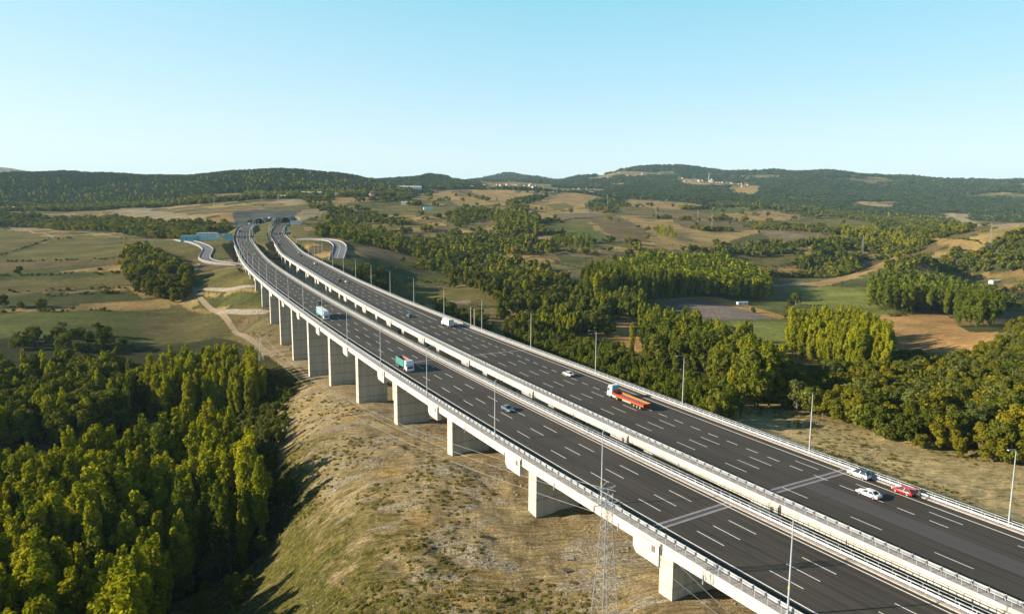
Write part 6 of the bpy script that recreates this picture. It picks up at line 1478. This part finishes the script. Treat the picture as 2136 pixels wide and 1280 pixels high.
    gantry(LB, 868, -3.5, 20, 'lane-signal gantry with red panels across the farther tunnel road', [(.05, redp, .9), (.2, M['chassis'], .8), (.3, redp, .9), (.45, M['chassis'], .9), (.58, M['galv_dark'], .9), (.72, M['chassis'], .8), (.85, M['galv_dark'], .9), (.97, M['chassis'], .8)])
    gantry(LB, 1040, -3.5, 14, 'small gantry with green and red signs nearest the farther tunnel', [(.12, green, 1.3), (.4, redp, 1.0), (.62, M['chassis'], .9), (.86, redp, 1.0)])
    for px, py, c, lab, w, h in ((602,470,green,'green road sign just before the farther tunnel mouth',3.2,2.4), (598,481,green,'small green road sign on the bend before the farther tunnel',1.8,1.8), (603,488,bluep,'blue road sign on the outside of the bend',2.0,2.2), (614,494,orangep,'glowing orange warning sign where the ramp leaves the road',1.8,1.4), (579,454,green,'green board on the slope between the tunnel mouths',2.4,1.4)):
        p = hit(px, py + 5)[0]; z = float(ground(p[0], p[1])[0]); t = thing('road_sign', lab, 'sign', (p[0], p[1], z), .15)
        mb = MB(); mb.box(-w, w, -.1, .1, 2.4, 2.4 + 2 * h * .8); mb.obj('board', c, t); mb = MB(); mb.box(-.12, .12, .1, .3, -.5, 2.4 + h); mb.obj('post', M['galv'], t)
    p = hit(563, 456)[0]; z = float(ground(p[0], p[1])[0]); t = thing('satellite_dome', 'small white dome on the slope between the tunnel mouths', 'dome', (p[0], p[1], z))
    mb = MB(); mb.tube([(0, 0, 0), (0, 0, 1.2), (0, 0, 2.6), (0, 0, 3.2)], [3.0, 3.0, 2.0, .3], 14); mb.obj('shell', wallm[0], t)
    p = hit(618, 464)[0]; z = float(ground(p[0], p[1])[0]); t = thing('site_cabin', 'white and blue site cabin right of the farther tunnel mouth', 'cabin', (p[0], p[1], z), .1)
    mb = MB(); mb.box(-8, 8, -4, 4, -1, 4); mb.obj('wall', palew, t); mb = MB(); mb.box(-8.3, 8.3, -4.3, 4.3, 4, 4.5); mb.obj('roof', wallm[0], t); windows(t, 16, 8, 4, 1, 4)
    # industrial halls
    for px, py, L, W, H, c, lab in ((855,394,75,34,10,palew,'long pale blue industrial hall below the ridge'), (830,396,40,25,7,indw,'low grey hall left of the long blue one'), (895,388,45,22,8,indw,'grey terrace hall at the foot of the quarry road'), (650,409,48,24,8,palew,'pale blue works building above the tunnel'), (575,415,60,20,6,indw,'long low grey building on the terrace above the tunnels'), (520,415,40,16,6,palew,'small pale building left of the long low grey one'),
                               (195,434,45,20,6,palew,'white and blue hall in the works yard on the left'), (230,435,36,16,5,wallm[0],'white hall beside the white and blue one on the left'), (60,437,30,16,5,wallm[0],'small white hall far left under the wooded hill'), (30,436,30,14,5,indw,'grey shed far left under the wooded hill'), (155,434,26,14,5,indw,'grey shed left of the works yard halls'),
                               (848,426,22,12,6,wallm[0],'white farmhouse with outbuildings on the middle slope'), (893,439,18,9,4,palew,'small blue-roofed barn on the middle slope'), (1155,403,26,14,6,palew,'blue-white barn on the ridge of the tan fields'), (1230,398,30,14,5,roofm[0],'red-roofed long barn below the far village'), (1955,441,24,12,5,wallm[0],'white barn on the pale slope below the mountain'), (1960,488,16,10,4,palew,'small white barn by the hillside poplars'), (1548,635,10,3.4,2.6,palew,'pale trailer parked on the orange field strip'), (2075,590,13,6,2.5,wallm[2],'low grey shed on the far meadow')):
        p = hit(px, py)[0]; z = float(ground(p[0], p[1])[0]); t = thing('industrial_hall' if L > 32 else 'farm_building', lab, 'building', (p[0], p[1], z), .05 + .3 * math.sin(px))
        mb = MB(); mb.box(-L / 2, L / 2, -W / 2, W / 2, -3, H); mb.obj('wall', c, t)
        mb = MB(); o = .4; mb.add([(-L / 2 - o, -W / 2 - o, H), (L / 2 + o, -W / 2 - o, H), (L / 2 + o, W / 2 + o, H), (-L / 2 - o, W / 2 + o, H), (-L / 2 - o, 0, H + W * .12), (L / 2 + o, 0, H + W * .12)], [(0, 1, 5, 4), (2, 3, 4, 5), (1, 2, 5), (3, 0, 4), (0, 3, 2, 1)]); mb.obj('roof', roofm[2] if c is not palew else bluer if px in (893,) else wallm[0], t)
        if L < 60: windows(t, L, W, H, 1, max(2, int(L / 6)))
    # villages
    rnd = random.Random(21); kinds = []
    def house_kind(a, b):
        t = thing('house', 'h', 'house'); L, W, H = rnd.uniform(10, 16), rnd.uniform(8, 11), rnd.uniform(5, 8)
        mb = MB(); mb.box(-L / 2, L / 2, -W / 2, W / 2, -4, H); mb.obj('wall', wallm[a], t); mb = MB(); hipped(mb, L, W, H, 2.6); mb.obj('roof', roofm[b], t); windows(t, L, W, H, 2, 3); return t
    kinds = [house_kind(0, 0), house_kind(1, 1), house_kind(0, 3), house_kind(3, 0), house_kind(2, 2), house_kind(4, 1)]
    used = set()
    def house(px, py, lab, grp, sc=1.0):
        p = hit(px, py)[0]; k = rnd.randrange(6); t = copy_tree(kinds[k]) if k in used else kinds[k]; used.add(k)
        t.location = (p[0], p[1], float(ground(p[0], p[1])[0]) + .5); t.rotation_euler = (0, 0, rnd.uniform(0, 3.1)); t.scale = (sc,) * 3; t['label'] = lab; t['group'] = grp
        KEEP.append(np.array([(p[0] - 9, p[1] - 60), (p[0] + 9, p[1] - 60), (p[0] + 9, p[1] + 9), (p[0] - 9, p[1] + 9)]))
    for k in range(40): house(rnd.uniform(1395, 1560), rnd.uniform(374, 391), 'small pale house of the hillside village around the minaret', 'houses of the village around the minaret', 0.9)
    for k in range(22): house(rnd.uniform(982, 1140), rnd.uniform(382, 391), 'small red-roofed house of the village below the round hill', 'houses of the village below the round hill', 1.0)
    for k in range(26): house(rnd.uniform(1195, 1400), rnd.uniform(368, 392), 'pale house scattered on the slope left of the minaret', 'houses scattered left of the minaret', 0.9)
    for k in range(18): house(rnd.uniform(1860, 2130), rnd.uniform(376, 386), 'tiny pale house on the far mountain crest', 'houses on the far crest', 1.2)
    for k in range(8): house(rnd.uniform(60, 300), rnd.uniform(428, 436), 'small house under the wooded hill on the left', 'houses under the left wooded hill')
    for k in range(12): house(rnd.uniform(700, 800), rnd.uniform(398, 410), 'small house in the trees past the tunnel', 'houses in the trees past the tunnel')
    # minaret and mosque
    p = hit(1478, 386)[0]; z = float(ground(p[0], p[1])[0]); t = thing('mosque', 'white mosque with one tall slender minaret in the hillside village', 'mosque', (p[0], p[1], z + 1))
    mb = MB(); mb.tube([(0, 0, -3), (0, 0, 30), (0, 0, 30.2), (0, 0, 31), (0, 0, 42), (0, 0, 50)], [2.0, 1.7, 2.8, 1.5, 1.4, .1], 10); mb.obj('minaret', wallm[0], t)
    mb = MB(); mb.box(6, 26, -10, 10, -3, 9); mb.obj('wall', wallm[0], t)
    mb = MB(); mb.tube([(16, 0, 9), (16, 0, 12), (16, 0, 15.5), (16, 0, 17.5)], [8.5, 7.8, 5, .4], 14); mb.obj('dome', roofm[2], t)
    # two slim poles behind the far parapet, near the box lorry
    for px, lab in ((909, 'white pole just outside the far parapet, left of a pair'), (914, 'white pole just outside the far parapet, right of a pair')):
        p = LB.at(226 if px == 909 else 222, float(uR_B(224)) + 6, 0); t = thing('pole', lab, 'pole', (p[0], p[1], float(ground(p[0], p[1])[0])))
        mb = MB(); hh = p[2] - t.location.z + 7.0; mb.tube([(0, 0, 0), (0, 0, hh)], [.28, .18], 8); mb.obj('mast', M['kerb'], t); mb = MB(); mb.box(-.6, .3, -.1, .1, hh - .9, hh - .5); mb.obj('bracket', M['galv'], t)
    # pieces of timber and debris on the slope
    P = hit([1187, 1182, 1220], [1165, 1186, 1188])
    for k, (p, lab) in enumerate(zip(P, ('pale broken pallet lying on the dirt slope by the pylon', 'dark slatted pallet lying below the pale one', 'pale boards scattered on the slope beside the pylon'))):
        t = thing('pallet', lab, 'pallet', (p[0], p[1], float(ground(p[0], p[1])[0]) + .1), .4 * k)
        for q in range(5):
            mb = MB(); mb.box(-.9, .9, -.75 + q * .33, -.55 + q * .33, .12, .17); mb.obj('slat', M['kerb'] if k != 1 else M['bark'], t)
        mb = MB(); 
        for x in (-.8, 0, .8): mb.box(x - .05, x + .05, -.75, .77, 0, .12)
        mb.obj('bearer', M['bark'], t)

# ------------------------------------------------------------------ air
def build_haze(density):
    m = bpy.data.materials.new("haze"); m.use_nodes = True; n, l = m.node_tree.nodes, m.node_tree.links; n.clear()
    out = n.new("ShaderNodeOutputMaterial"); v = n.new("ShaderNodeVolumePrincipled"); v.inputs["Density"].default_value = density; v.inputs["Color"].default_value = (0.50, 0.80, 1.0, 1); v.inputs["Anisotropy"].default_value = 0.0
    l.new(v.outputs[0], out.inputs["Volume"])
    mb = MB(); mb.box(-44000, 44000, -44000, 44000, -80, Z0 + 560); o = mb.obj("haze", m); tag(o, kind="stuff")

build_buildings()
build_ground()
build_roads()
build_paths()
build_lamps()
build_pylons()
build_vehicles()
hedges()
place_trees()
far_woods()
build_haze(0.00004)
